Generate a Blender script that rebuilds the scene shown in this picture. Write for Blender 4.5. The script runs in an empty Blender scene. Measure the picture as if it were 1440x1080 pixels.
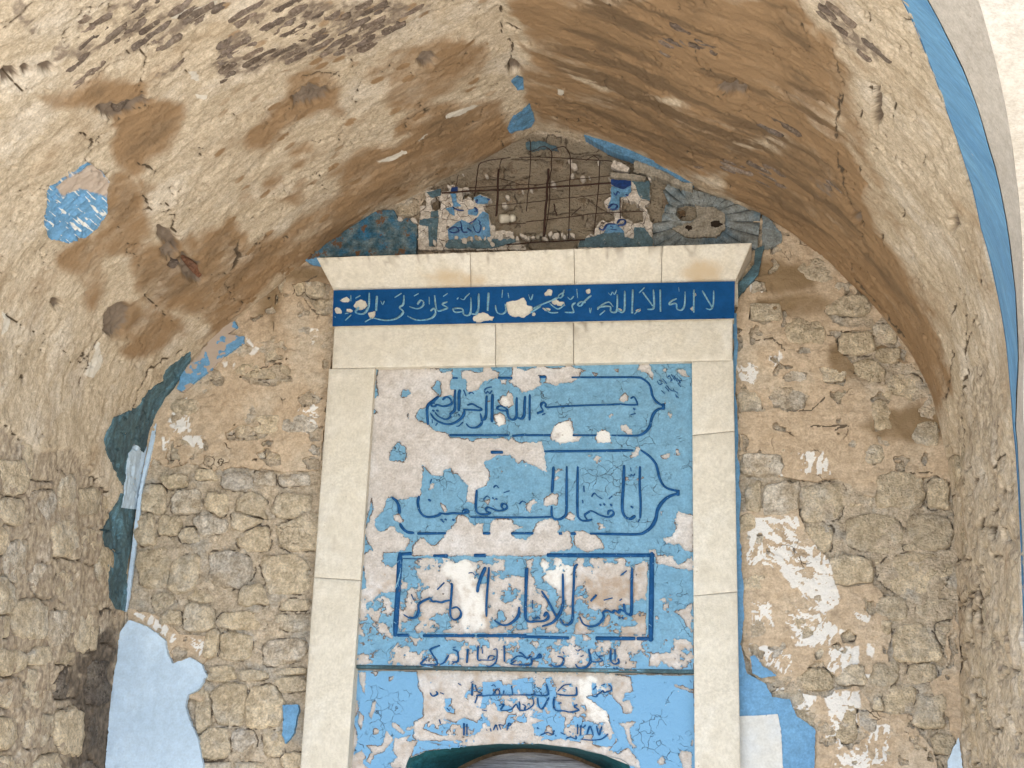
import bpy, math, random
import numpy as np
from mathutils import Matrix, Vector

SC = bpy.context.scene
COL = SC.collection
rnd = random.Random(7)

# ------------------------------------------------------------ camera
F = 1950.0                       # focal length in photograph pixels (1440 wide)
Zc = np.array([209., -6516., 1950.]); Zc /= np.linalg.norm(Zc)
Xc = np.array([11670., -209., -1950.]); Xc -= Zc * (Xc @ Zc); Xc /= np.linalg.norm(Xc)
Yc = np.cross(Zc, Xc)
R_wc = np.array([Xc, Yc, Zc])    # rows: world axes seen in the camera (x right, y down, z forward)
CAM = np.array([0.85, -5.2, 1.6])
right = R_wc[:, 0]; down = R_wc[:, 1]; fwd = R_wc[:, 2]
cd = bpy.data.cameras.new('camera'); cam = bpy.data.objects.new('camera', cd); COL.objects.link(cam)
m = Matrix.Identity(4)
for i in range(3):
    m[i][0] = right[i]; m[i][1] = -down[i]; m[i][2] = -fwd[i]; m[i][3] = CAM[i]
cam.matrix_world = m
cd.sensor_width = 36.0; cd.lens = 36.0 * F / 1440.0
cd.clip_start = 0.05; cd.clip_end = 2000
SC.camera = cam

# ------------------------------------------------------------ light
SUN_EL, SUN_ROT = math.radians(60), math.radians(172)
w = bpy.data.worlds.new('World'); SC.world = w; w.use_nodes = True
wn = w.node_tree.nodes; bg = wn['Background']
sky = wn.new('ShaderNodeTexSky'); sky.sky_type = 'NISHITA'; sky.sun_disc = False
sky.sun_elevation = SUN_EL; sky.sun_rotation = SUN_ROT; sky.dust_density = 1.0; sky.air_density = 1.0; sky.ozone_density = 1.0
w.node_tree.links.new(sky.outputs[0], bg.inputs[0]); bg.inputs[1].default_value = 0.13
sl = bpy.data.lights.new('sun', 'SUN'); sl.energy = 4.5; sl.angle = math.radians(.5); sl.color = (1, .95, .88)
so = bpy.data.objects.new('sun', sl); COL.objects.link(so)
sd = Vector((math.sin(SUN_ROT) * math.cos(SUN_EL), math.cos(SUN_ROT) * math.cos(SUN_EL), math.sin(SUN_EL)))
so.rotation_euler = sd.to_track_quat('Z', 'Y').to_euler()
so.location = (2, -12, 9)
SC.view_settings.view_transform = 'Standard'; SC.view_settings.look = 'None'
SC.view_settings.gamma = 1; SC.view_settings.use_curve_mapping = False
SC.view_settings.exposure = 1.96

# ------------------------------------------------------------ projection helpers
def proj(P):
    c = (P - CAM) @ R_wc
    return 720 + F * c[..., 0] / c[..., 2], 540 + F * c[..., 1] / c[..., 2]
def rays(px, py):
    c = np.stack([(np.asarray(px, float) - 720) / F, (np.asarray(py, float) - 540) / F, np.ones(np.shape(px))], -1)
    return c @ R_wc.T
def on_plane(px, py, Y=0.0):
    d = rays(px, py); t = (Y - CAM[1]) / d[..., 1]
    return CAM[0] + t * d[..., 0], CAM[2] + t * d[..., 2]
def Z3(s, ox, oy, k):            # polygon text in zoom coordinates -> photograph coordinates
    return [(ox + float(a) / k, oy + float(b) / k) for a, b in (p.split(',') for p in s.split())]
ZA = (440, 330, 4.5); ZB = (740, 330, 4.5); ZC = (500, 500, 6); ZD = (740, 500, 6); ZE = (500, 640, 6); ZF = (740, 640, 6)
ZG = (480, 760, 5.538); ZH = (730, 760, 5.538); ZI = (480, 900, 5.538); ZJ = (730, 900, 5.538)
ZK = (560, 200, 7.2); ZL = (740, 200, 7.2); ZM = (440, 240, 7.2); ZN = (900, 200, 7.2)
Q1 = (0, 0, 3); Q2 = (480, 0, 3); Q3 = (960, 0, 3); Q4 = (0, 360, 3); Q5 = (960, 360, 3); Q6 = (0, 720, 3); Q7 = (960, 720, 3)
Z1 = (0, 0, 1)

# ------------------------------------------------------------ noise
def _h(ix, iy, seed):
    n = (ix.astype(np.int64) * 374761393 + iy.astype(np.int64) * 668265263 + seed * 982451653) & 0xffffffff
    n = ((n ^ (n >> 13)) * 1274126177) & 0xffffffff
    n = (n ^ (n >> 16)) & 0xffffffff
    return n.astype(np.float64) / 4294967295.0
def vn(x, y, seed=0):
    ix = np.floor(x); iy = np.floor(y); fx = x - ix; fy = y - iy
    fx = fx * fx * (3 - 2 * fx); fy = fy * fy * (3 - 2 * fy)
    a = _h(ix, iy, seed); b = _h(ix + 1, iy, seed); c = _h(ix, iy + 1, seed); d = _h(ix + 1, iy + 1, seed)
    return (a + (b - a) * fx) * (1 - fy) + (c + (d - c) * fx) * fy
def fbm(x, y, o=4, seed=0, g=.5):
    s = 0; a = 1; t = 0
    for i in range(o):
        s = s + a * vn(x + 17.3 * i, y - 9.1 * i, seed + i); t += a; a *= g; x = x * 2.03; y = y * 2.03
    return s / t
def worley(x, y, seed=0):
    ix = np.floor(x); iy = np.floor(y); f1 = np.full(x.shape, 9.); f2 = np.full(x.shape, 9.); idd = np.zeros(x.shape)
    for dx in (-1, 0, 1):
        for dy in (-1, 0, 1):
            cx = ix + dx; cy = iy + dy
            qx = cx + _h(cx, cy, seed); qy = cy + _h(cx, cy, seed + 1)
            d = np.hypot(qx - x, qy - y); hh = _h(cx, cy, seed + 2)
            m1 = d < f1
            f2 = np.where(m1, f1, np.minimum(f2, d)); idd = np.where(m1, hh, idd); f1 = np.where(m1, d, f1)
    return f1, f2, idd
def sst(a, b, x):
    t = np.clip((x - a) / (b - a), 0, 1); return t * t * (3 - 2 * t)

# ------------------------------------------------------------ polygon fields (photograph pixels)
def sdf(px, py, poly, mg=14.):
    P = np.array(poly, float)
    out = np.full(px.shape, -mg)
    x0, y0 = P.min(0) - mg; x1, y1 = P.max(0) + mg
    k = (px > x0) & (px < x1) & (py > y0) & (py < y1)
    if not k.any(): return out
    x = px[k]; y = py[k]; d2 = np.full(x.shape, 1e9); ins = np.zeros(x.shape, bool)
    for (ax, ay), (bx, by) in zip(P, np.roll(P, -1, 0)):
        ex, ey = bx - ax, by - ay; L = ex * ex + ey * ey + 1e-9
        t = np.clip(((x - ax) * ex + (y - ay) * ey) / L, 0, 1)
        d2 = np.minimum(d2, (x - ax - t * ex) ** 2 + (y - ay - t * ey) ** 2)
        if ay != by:
            c = ((ay > y) != (by > y)) & (x < ax + (y - ay) * ex / (by - ay)); ins ^= c
    d = np.sqrt(d2); out[k] = np.where(ins, d, np.maximum(-d, -mg)); return out
def ops(px, py, lst, start=-14.):
    s = np.full(px.shape, float(start))
    for op, poly in lst:
        v = sdf(px, py, poly)
        if op == '+': s = np.maximum(s, v)
        else:
            s = np.minimum(s, -v)
    return s
def linedist(px, py, line, mg=12.):
    P = np.array(line, float); out = np.full(px.shape, mg)
    k = (px > P[:, 0].min() - mg) & (px < P[:, 0].max() + mg) & (py > P[:, 1].min() - mg) & (py < P[:, 1].max() + mg)
    if not k.any(): return out
    x = px[k]; y = py[k]; d2 = np.full(x.shape, mg * mg)
    for (ax, ay), (bx, by) in zip(P[:-1], P[1:]):
        ex, ey = bx - ax, by - ay; L = ex * ex + ey * ey + 1e-9
        t = np.clip(((x - ax) * ex + (y - ay) * ey) / L, 0, 1)
        d2 = np.minimum(d2, (x - ax - t * ex) ** 2 + (y - ay - t * ey) ** 2)
    out[k] = np.sqrt(d2); return out
def blob(cx, cy, rx, ry, n=14, seed=1, rot=0., j=.25):
    r = random.Random(seed); out = []
    for i in range(n):
        a = 2 * math.pi * i / n; q = 1 + r.uniform(-j, j)
        x = rx * math.cos(a) * q; y = ry * math.sin(a) * q
        out.append((cx + x * math.cos(rot) - y * math.sin(rot), cy + x * math.sin(rot) + y * math.cos(rot)))
    return out

# ------------------------------------------------------------ object helpers
def link(o, parent=None):
    COL.objects.link(o)
    if parent is not None:
        o.parent = parent
        o.matrix_parent_inverse = Matrix.Identity(4)
        pl = Vector(parent.location)
        o.location = Vector(o.location) - pl if parent.parent is None else Vector(o.location) - pl - Vector(parent.parent.location)
    return o
def thing(name, label, cat, loc=(0, 0, 0), group=None):
    o = bpy.data.objects.new(name, None); o.location = loc; o.empty_display_size = .1
    COL.objects.link(o); o['label'] = label; o['category'] = cat
    if group: o['group'] = group
    return o
def tag(o, label, cat, group=None):
    o['label'] = label; o['category'] = cat
    if group: o['group'] = group
    return o
def build(name, V, faces, mat, parent=None, smooth=True, attrs=None, origin=None):
    """V (n,3) array; faces: (m,4) or (m,3) int array or list of both"""
    if not isinstance(faces, (list, tuple)): faces = [faces]
    faces = [np.asarray(f, np.int32) for f in faces if len(f)]
    me = bpy.data.meshes.new(name)
    V = np.asarray(V, float)
    org = np.array(origin if origin is not None else (0, 0, 0), float)
    me.vertices.add(len(V)); me.vertices.foreach_set('co', (V - org).astype(np.float32).ravel())
    nl = sum(f.size for f in faces); npol = sum(len(f) for f in faces)
    me.loops.add(nl); me.polygons.add(npol)
    me.loops.foreach_set('vertex_index', np.concatenate([f.ravel() for f in faces]))
    tot = np.concatenate([np.full(len(f), f.shape[1], np.int32) for f in faces])
    st = np.concatenate([[0], np.cumsum(tot)[:-1]]).astype(np.int32)
    me.polygons.foreach_set('loop_start', st)
    me.update(calc_edges=True); me.validate()
    if smooth: me.polygons.foreach_set('use_smooth', np.ones(len(me.polygons), bool))
    if attrs:
        for k, a in attrs.items():
            if a.ndim == 1:
                me.attributes.new(k, 'FLOAT', 'POINT').data.foreach_set('value', a.astype(np.float32))
            else:
                me.attributes.new(k, 'FLOAT_VECTOR', 'POINT').data.foreach_set('vector', a.astype(np.float32).ravel())
    if mat: me.materials.append(mat)
    o = bpy.data.objects.new(name, me); o.location = org
    link(o, parent)
    return o

# ------------------------------------------------------------ materials
def MAT(name, c1, c2, scale=4., rough=.9, bumps=((60, .35), (9, .5)), bdist=.006, attrs=(), obr=0., stretch=(1, 1, 1),
        speck=None, crack=None, c3=None, spec=.25, coord='suv', metal=0., wear=None, detail=8, grit=1.):
    mt = bpy.data.materials.new(name); mt.use_nodes = True; nt = mt.node_tree; N = nt.nodes; L = nt.links
    b = N['Principled BSDF']; b.inputs['Roughness'].default_value = rough
    b.inputs['Specular IOR Level'].default_value = spec; b.inputs['Metallic'].default_value = metal
    if coord == 'suv':
        a = N.new('ShaderNodeAttribute'); a.attribute_name = 'suv'; co = a.outputs['Vector']
    else:
        a = N.new('ShaderNodeTexCoord'); co = a.outputs['Object']
        if obr:
            oi = N.new('ShaderNodeObjectInfo'); va = N.new('ShaderNodeVectorMath'); va.operation = 'ADD'
            ms = N.new('ShaderNodeMath'); ms.operation = 'MULTIPLY'; ms.inputs[1].default_value = 37.
            L.new(oi.outputs['Random'], ms.inputs[0]); L.new(co, va.inputs[0]); L.new(ms.outputs[0], va.inputs[1]); co = va.outputs[0]
    mp = N.new('ShaderNodeMapping'); mp.inputs['Scale'].default_value = stretch; L.new(co, mp.inputs[0]); cs = mp.outputs[0]
    def noise(sc, det=detail, vec=None, rg=.6, dist=0.):
        n = N.new('ShaderNodeTexNoise'); n.inputs['Scale'].default_value = sc; n.inputs['Detail'].default_value = det
        n.inputs['Roughness'].default_value = rg; n.inputs['Distortion'].default_value = dist; L.new(vec or cs, n.inputs['Vector']); return n.outputs['Fac']
    def ramp(src, a, b_):
        r = N.new('ShaderNodeMapRange'); r.interpolation_type = 'SMOOTHSTEP'
        r.inputs['From Min'].default_value = a; r.inputs['From Max'].default_value = b_; L.new(src, r.inputs['Value']); return r.outputs[0]
    def mix(f, x, y, mode='MIX'):
        q = N.new('ShaderNodeMix'); q.data_type = 'RGBA'; q.blend_type = mode
        for i, v in ((0, f), (6, x), (7, y)):
            if isinstance(v, (int, float)): q.inputs[i].default_value = v
            elif isinstance(v, tuple): q.inputs[i].default_value = (*v, 1)
            else: L.new(v, q.inputs[i])
        return q.outputs[2]
    def mth(op, x, y):
        q = N.new('ShaderNodeMath'); q.operation = op
        for i, v in ((0, x), (1, y)):
            if isinstance(v, (int, float)): q.inputs[i].default_value = v
            else: L.new(v, q.inputs[i])
        return q.outputs[0]
    col = mix(ramp(noise(scale), .3, .7), c1, c2)
    if c3: col = mix(ramp(noise(scale * .45 + 1.7, 6), .48, .68), col, c3)
    # fine grain
    g = noise(120, 4); col = mix(1., col, mix(ramp(g, .28, .72), (1 - .30 * grit,) * 3, (1 + .22 * grit,) * 3), 'MULTIPLY')
    g = noise(31, 7, rg=.68); col = mix(1., col, mix(ramp(g, .33, .66), (1 - .34 * grit, 1 - .37 * grit, 1 - .42 * grit), (1 + .14 * grit,) * 3), 'MULTIPLY')
    if obr:
        oi2 = N.new('ShaderNodeObjectInfo'); r = mth('ADD', mth('MULTIPLY', oi2.outputs['Random'], 2 * obr), 1 - obr)
        cb = N.new('ShaderNodeCombineColor'); 
        for i in range(3): L.new(r, cb.inputs[i])
        col = mix(1., col, cb.outputs[0], 'MULTIPLY')
        # warm / grey shift per piece
        rr = N.new('ShaderNodeMath'); rr.operation = 'FRACT'; L.new(mth('MULTIPLY', oi2.outputs['Random'], 7.77), rr.inputs[0])
        col = mix(mth('MULTIPLY', rr.outputs[0], .55), col, mix(1., col, (.93, .98, 1.09), 'MULTIPLY'))
    for at in attrs:
        nm, c = at[0], at[1]; am = at[2] if len(at) > 2 else .5; hard = at[3] if len(at) > 3 else .25; ns = at[4] if len(at) > 4 else 22
        t = N.new('ShaderNodeAttribute'); t.attribute_name = nm
        v = mth('ADD', t.outputs['Fac'], mth('MULTIPLY', mth('SUBTRACT', noise(ns, 6), .5), am))
        f = ramp(v, .5 - hard, .5 + hard)
        col = mix(f, col, c)
    bh = None
    if wear:   # worn off spots
        f = ramp(noise(wear[0], 8, rg=.7), wear[1], wear[1] + .035); col = mix(f, col, wear[2])
    if speck:
        f = ramp(noise(speck[0], 3), speck[1], speck[1] + .05); col = mix(f, col, speck[2])
    for cr in (crack or ()):
        v = N.new('ShaderNodeTexVoronoi'); v.feature = 'DISTANCE_TO_EDGE'; v.inputs['Scale'].default_value = cr[0]
        wv = N.new('ShaderNodeVectorMath'); wv.operation = 'ADD'
        nn = N.new('ShaderNodeTexNoise'); nn.inputs['Scale'].default_value = cr[0] * 1.3; nn.inputs['Detail'].default_value = 4; L.new(co, nn.inputs['Vector'])
        sc_ = N.new('ShaderNodeVectorMath'); sc_.operation = 'SCALE'; sc_.inputs['Scale'].default_value = .9 / cr[0]; L.new(nn.outputs['Color'], sc_.inputs[0])
        L.new(co, wv.inputs[0]); L.new(sc_.outputs[0], wv.inputs[1]); L.new(wv.outputs[0], v.inputs['Vector'])
        e = mth('SUBTRACT', 1., ramp(v.outputs['Distance'], 0., cr[1]))
        msk = ramp(noise(cr[4] if len(cr) > 4 else 5, 3), cr[3], cr[3] + .08)
        e = mth('MULTIPLY', e, msk); col = mix(e, col, cr[2])
        bh = mth('MULTIPLY', e, -1.5) if bh is None else mth('ADD', bh, mth('MULTIPLY', e, -1.5))
    L.new(col, b.inputs['Base Color'])
    for sc, st in bumps:
        v = mth('MULTIPLY', noise(sc, 6, rg=.65), st); bh = v if bh is None else mth('ADD', bh, v)
    if bh is not None:
        bp = N.new('ShaderNodeBump'); bp.inputs['Distance'].default_value = bdist; bp.inputs['Strength'].default_value = 1.
        L.new(bh, bp.inputs['Height']); L.new(bp.outputs[0], b.inputs['Normal'])
    return mt

DIRT = (.10, .075, .05)
m_vault = MAT('vault_plaster', (.58, .485, .36), (.50, .41, .29), 3.2, bumps=((12, 1.), (45, .5), (150, .25)), bdist=.012, stretch=(1, 1.35, 1), grit=.7,
              attrs=(('stain_shade', (.285, .183, .097), .6, .36, 9), ('stain_shade2', (.17, .112, .062), .9, .35, 20), ('soot', (.085, .068, .05), .9, .3, 26), ('lime', (.62, .57, .48), .6, .12, 30), ('gritty', (.22, .17, .125), 1.6, .3, 34), ('crack_shade', (.10, .072, .045), .5, .25, 60)),
              speck=(42, .72, (.20, .15, .10)), c3=(.62, .54, .43))
m_wplaster = MAT('wall_plaster', (.56, .44, .31), (.49, .375, .255), 5, bumps=((18, .8), (60, .5), (180, .25)), bdist=.009, grit=.6,
              attrs=(('stain_shade', (.24, .165, .09), .6, .3, 12), ('lime', (.72, .69, .635), .7, .13, 45), ('crack_shade', (.12, .09, .06), .5, .2, 60)),
              speck=(55, .73, (.18, .13, .08)), c3=(.55, .46, .345), crack=((9, .012, (.13, .09, .055), .60),))
m_mortar = MAT('mortar', (.66, .55, .41), (.56, .46, .335), 14, grit=.8, bumps=((24, 1.), (80, .8)), bdist=.02, attrs=(('stain_shade', (.31, .255, .18), .8, .3, 12), ('crack_shade', (.13, .10, .07), .8, .3, 45)), speck=(70, .68, (.2, .15, .1)), c3=(.54, .49, .41))
m_stone = MAT('rubble_stone', (.76, .635, .445), (.64, .52, .355), 9, grit=.85, bumps=((22, 1.2), (60, 1.), (160, .5)), bdist=.018, obr=.11, coord='obj',
              speck=(60, .69, (.26, .19, .12)), c3=(.70, .62, .49), crack=((16, .014, (.2, .15, .1), .62),))
m_stonew = MAT('pale_stone', (.70, .63, .52), (.56, .48, .37), 11, bumps=((22, 1.2), (60, 1.)), bdist=.018, obr=.12, coord='obj',
              speck=(60, .68, (.2, .15, .11)), c3=(.56, .46, .33))
m_lunstone = MAT('lunette_shade_stone', (.32, .25, .17), (.24, .185, .125), 9, bumps=((26, 1.0), (85, .7)), bdist=.015, obr=.15, coord='obj', speck=(60, .68, (.14, .1, .07)), c3=(.38, .32, .24))  # rubble stone colour darkened to carry the shade of the lunette
m_soot = MAT('sooty_stone', (.30, .25, .19), (.17, .135, .105), 12, bumps=((26, 1.2), (85, .9)), bdist=.018, obr=.2, coord='obj', speck=(50, .60, (.06, .05, .04)), c3=(.2, .165, .13))
m_brick = MAT('exposed_brick', (.26, .20, .15), (.18, .135, .105), 18, bumps=((40, 1.), (130, .7)), bdist=.012, obr=.25, coord='obj', speck=(70, .62, (.33, .27, .2)), c3=(.25, .2, .155))
m_frame = MAT('dressed_limestone', (.655, .605, .505), (.605, .555, .45), 7, bumps=((60, .5), (160, .5)), bdist=.005, grit=.28, coord='obj', speck=(85, .70, (.42, .36, .27)),
              c3=(.68, .64, .55), crack=((5, .004, (.3, .24, .17), .66),), attrs=(('stain_shade', (.52, .41, .27), 1.0, .35, 16), ('gritty', (.33, .28, .22), .8, .25, 30)))
m_bed = MAT('panel_plaster', (.585, .54, .495), (.525, .475, .425), 7, bumps=((30, .5), (120, .5)), bdist=.005, grit=.5, speck=(60, .68, (.36, .29, .22)), c3=(.62, .59, .56),
              attrs=(('lime', (.72, .69, .63), .7, .25, 40), ('stain_shade', (.40, .31, .23), .8, .2, 30)))
CRK = (.085, .09, .10)
m_blue = MAT('panel_blue_paint', (.145, .305, .43), (.175, .345, .47), 6, rough=.65, bumps=((12, .6), (90, .4)), bdist=.004, spec=.2, grit=.45,
              crack=((24, .018, CRK, .53, 7), (60, .03, (.11, .19, .25), .62, 8)), wear=(46, .665, (.58, .52, .46)), attrs=(('fade', (.16, .34, .52), .3, .4, 6), ('grime', (.13, .21, .24), 1.0, .2, 24), ('edge', (.15, .115, .09), .9, .15, 45)))
m_wpaint = MAT('white_wall_paint', (.66, .64, .58), (.60, .59, .54), 2, grit=.25, bumps=((14, .4), (120, .4)), bdist=.002, speck=(60, .74, (.4, .4, .36)), c3=(.58, .60, .60))
m_ink = MAT('dark_blue_paint', (.006, .058, .17), (.018, .09, .23), 22, rough=.7, spec=.1, grit=.4, bumps=((90, .4),), bdist=.001, wear=(75, .635, (.20, .38, .50)), coord='obj')
m_band = MAT('navy_paint', (.004, .055, .17), (.007, .07, .21), 9, rough=.5, bumps=((20, .4), (120, .3)), bdist=.002, wear=(30, .74, (.08, .20, .38)), coord='suv', spec=.08, grit=.3)
m_rim = MAT('arch_blue_paint', (.12, .28, .47), (.16, .35, .54), 3, rough=.6, bumps=((10, .6), (60, .5)), bdist=.005, wear=(30, .66, (.46, .47, .46)), grit=.5, c3=(.10, .25, .44), stretch=(.35, 3, 1))
m_bandtext = MAT('pale_blue_lettering', (.27, .44, .50), (.09, .25, .38), 16, rough=.6, bumps=((90, .4),), bdist=.001, wear=(70, .60, (.02, .10, .24)), coord='obj')
m_wblue = MAT('wall_blue_paint', (.12, .28, .47), (.15, .33, .52), 4, grit=.5, rough=.6, bumps=((10, .5), (80, .4)), bdist=.003, wear=(24, .70, (.42, .55, .68)),
              attrs=(('lime', (.66, .66, .62), .8, .08, 30), ('stain_shade', (.42, .34, .27), .7, .12, 30)))
m_pblue = MAT('pale_blue_paint', (.43, .55, .66), (.49, .61, .72), 3, grit=.25, rough=.6, bumps=((10, .4), (110, .5)), bdist=.003, speck=(40, .74, (.16, .2, .24)), c3=(.56, .69, .80))
m_slate = MAT('slate_blue_paint', (.085, .15, .17), (.055, .095, .115), 7, rough=.6, bumps=((14, .6), (90, .5)), bdist=.004, c3=(.12, .25, .32), wear=(18, .68, (.32, .27, .2)), stretch=(1, 2, 1))
m_teal = MAT('teal_paint', (.010, .075, .095), (.016, .10, .125), 5, rough=.5, bumps=((20, .3),), bdist=.002, coord='obj')
m_brown = MAT('brown_edge', (.15, .095, .05), (.09, .06, .035), 9, rough=.7, coord='obj')
m_foil = MAT('silver_sheet', (.62, .62, .66), (.20, .20, .23), 5, rough=.4, bumps=((9, 1.),), bdist=.01, metal=.2, spec=.5, coord='obj', stretch=(.5, 1, 9))
m_iron = MAT('rusty_iron', (.06, .028, .018), (.035, .02, .016), 30, rough=.8, coord='obj')
m_white = MAT('white_tile_bed', (.62, .57, .50), (.52, .46, .39), 14, bumps=((60, .5),), bdist=.003, speck=(60, .68, (.2, .15, .1)), crack=((22, .03, (.1, .07, .05), .45),))
m_tblue = MAT('glazed_blue_tile', (.10, .24, .40), (.12, .28, .45), 9, rough=.35, spec=.5, bumps=((60, .3),), bdist=.001, speck=(60, .70, (.4, .38, .33)))
m_tnavy = MAT('glazed_navy_tile', (.006, .035, .15), (.01, .05, .20), 14, rough=.35, spec=.5, bumps=((60, .3),), bdist=.001, coord='obj')
m_tslate = MAT('glazed_slate_tile', (.10, .16, .18), (.07, .13, .17), 12, rough=.45, bumps=((60, .4),), bdist=.002, speck=(50, .64, (.28, .27, .24)))
m_mott = MAT('mottled_blue', (.045, .115, .16), (.20, .26, .27), 26, bumps=((22, 1.), (90, .6)), bdist=.01, wear=(13, .54, (.16, .09, .05)), c3=(.03, .15, .27))
m_fan = MAT('grey_blue_fan', (.19, .215, .215), (.28, .30, .29), 10, bumps=((40, .6),), bdist=.004, attrs=(('crack_shade', (.05, .06, .065), .5, .3, 40),), c3=(.13, .19, .23), wear=(30, .68, (.36, .31, .24)))
m_fplast = MAT('fan_plaster', (.34, .31, .25), (.27, .24, .19), 12, bumps=((30, .6), (90, .4)), bdist=.005)
m_hole = MAT('hole_shade', (.02, .014, .01), (.03, .02, .013), 9, coord='obj')  # near-black colour standing in for shade inside the holes
m_terr = MAT('terracotta', (.22, .10, .055), (.15, .08, .05), 9, coord='obj')
m_soffit = MAT('soffit_stone', (.50, .46, .40), (.46, .42, .365), 6, grit=.4, bumps=((50, .5), (140, .4)), bdist=.004, speck=(80, .68, (.25, .21, .17)))
m_fac = MAT('facade_limestone', (.50, .455, .39), (.44, .395, .33), 6, bumps=((24, .6), (110, .6)), bdist=.003, grit=.4, speck=(50, .70, (.36, .28, .2)), coord='obj', stretch=(1, 1, 3))
m_ground = MAT('pale_paving', (.52, .505, .48), (.46, .445, .42), 2, bumps=((20, .5),), bdist=.006, coord='obj')

# ------------------------------------------------------------ vault profile
LEFT = '150,1080 165,950 180,820 187,735 197,670 213,605 240,550 285,492 350,437 440,362 520,307 600,264 680,222 752,184'
RIGHT = '758,182 815,196 870,213 925,236 975,262 1030,285 1080,306 1135,342 1200,400 1250,455 1290,512 1315,570 1330,635 1339,720 1344,800 1348,940 1353,1080'
def catmull(P, n=8):
    P = np.array(P, float); out = []
    for i in range(len(P) - 1):
        p0 = P[max(i - 1, 0)]; p1 = P[i]; p2 = P[i + 1]; p3 = P[min(i + 2, len(P) - 1)]
        for t in np.arange(n) / n:
            out.append(.5 * ((2 * p1) + (-p0 + p2) * t + (2 * p0 - 5 * p1 + 4 * p2 - p3) * t * t + (-p0 + 3 * p1 - 3 * p2 + p3) * t ** 3))
    out.append(P[-1]); return np.array(out)
lp = catmull(Z3(LEFT, *Z1)); rp = catmull(Z3(RIGHT, *Z1))
lx, lz = on_plane(lp[:, 0], lp[:, 1]); rx, rz = on_plane(rp[:, 0], rp[:, 1])
px_ = np.concatenate([[lx[0]], lx, rx, [rx[-1]]]); pz_ = np.concatenate([[0.], lz, rz, [0.]])
PROF = np.stack([px_, pz_], 1)
seg = np.hypot(*np.diff(PROF, axis=0).T); S_ = np.concatenate([[0], np.cumsum(seg)]); STOT = S_[-1]
SAP = S_[len(lx)]                # s of the ridge
sd_ = np.linspace(0, STOT, 2400)
PX = np.interp(sd_, S_, PROF[:, 0]); PZ = np.interp(sd_, S_, PROF[:, 1])
tx = np.gradient(PX, sd_); tz = np.gradient(PZ, sd_)
kk = np.ones(31) / 31
tx = np.convolve(np.pad(tx, 15, 'edge'), kk, 'valid'); tz = np.convolve(np.pad(tz, 15, 'edge'), kk, 'valid')
tn = np.hypot(tx, tz); NX = tz / tn; NZ = -tx / tn        # points into the niche
def vault(s, y, h=0.):
    return np.stack([np.interp(s, sd_, PX) + h * np.interp(s, sd_, NX), y + 0 * s, np.interp(s, sd_, PZ) + h * np.interp(s, sd_, NZ)], -1)
def pix_vault(px, py):
    d = rays(px, py); res = []
    ax, az = PX[:-1], PZ[:-1]; ex, ez = np.diff(PX), np.diff(PZ)
    for q in np.atleast_2d(d):
        dx, dy, dz = q
        den = dx * ez - dz * ex; den = np.where(abs(den) < 1e-12, 1e-12, den)
        t = ((ax - CAM[0]) * ez - (az - CAM[2]) * ex) / den
        u = ((ax - CAM[0]) * dz - (az - CAM[2]) * dx) / den
        k = np.where((t > 0) & (u >= -1e-6) & (u <= 1 + 1e-6))[0]
        if len(k) == 0: res.append((np.nan, np.nan)); continue
        i = k[np.argmin(t[k])]
        res.append((sd_[i] + u[i] * (sd_[1] - sd_[0]), CAM[1] + t[i] * dy))
    return np.array(res)
fe = pix_vault(*np.array(Z3('1270,0 1302,75 1330,150 1358,230 1380,320 1400,400 1415,480 1425,600', *Z1)).T)
print('front edge s,y', fe.round(2).tolist(), 'SAP', SAP, 'STOT', STOT)
print('grey/bright edge', pix_vault([1375, 1400, 1425, 1436], [0, 90, 240, 420]).round(2).tolist())
o_ = np.argsort(fe[:, 0]); FES, FEY = fe[o_, 0], fe[o_, 1]
YB0 = -2.5
def yfront(s):
    a = np.interp(s, FES, FEY); k = sst(SAP + .2, SAP + .7, s)
    return a * k + YFL * (1 - k)
YFL = -2.5
def yfacade(s):
    a = np.interp(s, [6.5, 6.77, 6.87, 7.05, 7.29, 7.56, 7.8], [-2.5, -2.25, -2.11, -1.85, -1.56, -1.38, -1.36]); k = sst(SAP + .2, SAP + .7, s)
    return a * k + (YFL - .45) * (1 - k)

def wallP(u, v, h=0.):           # back wall plane, u = world x, v = world z, h out towards the camera
    return np.stack([u, -h + 0 * u, v], -1)
def planeP(Y0):
    def f(u, v, h=0.): return np.stack([u, Y0 - h + 0 * u, v], -1)
    return f
def pix_wall(px, py, Y=0.):
    x, z = on_plane(px, py, Y); return np.stack([x, z], -1)

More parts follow.
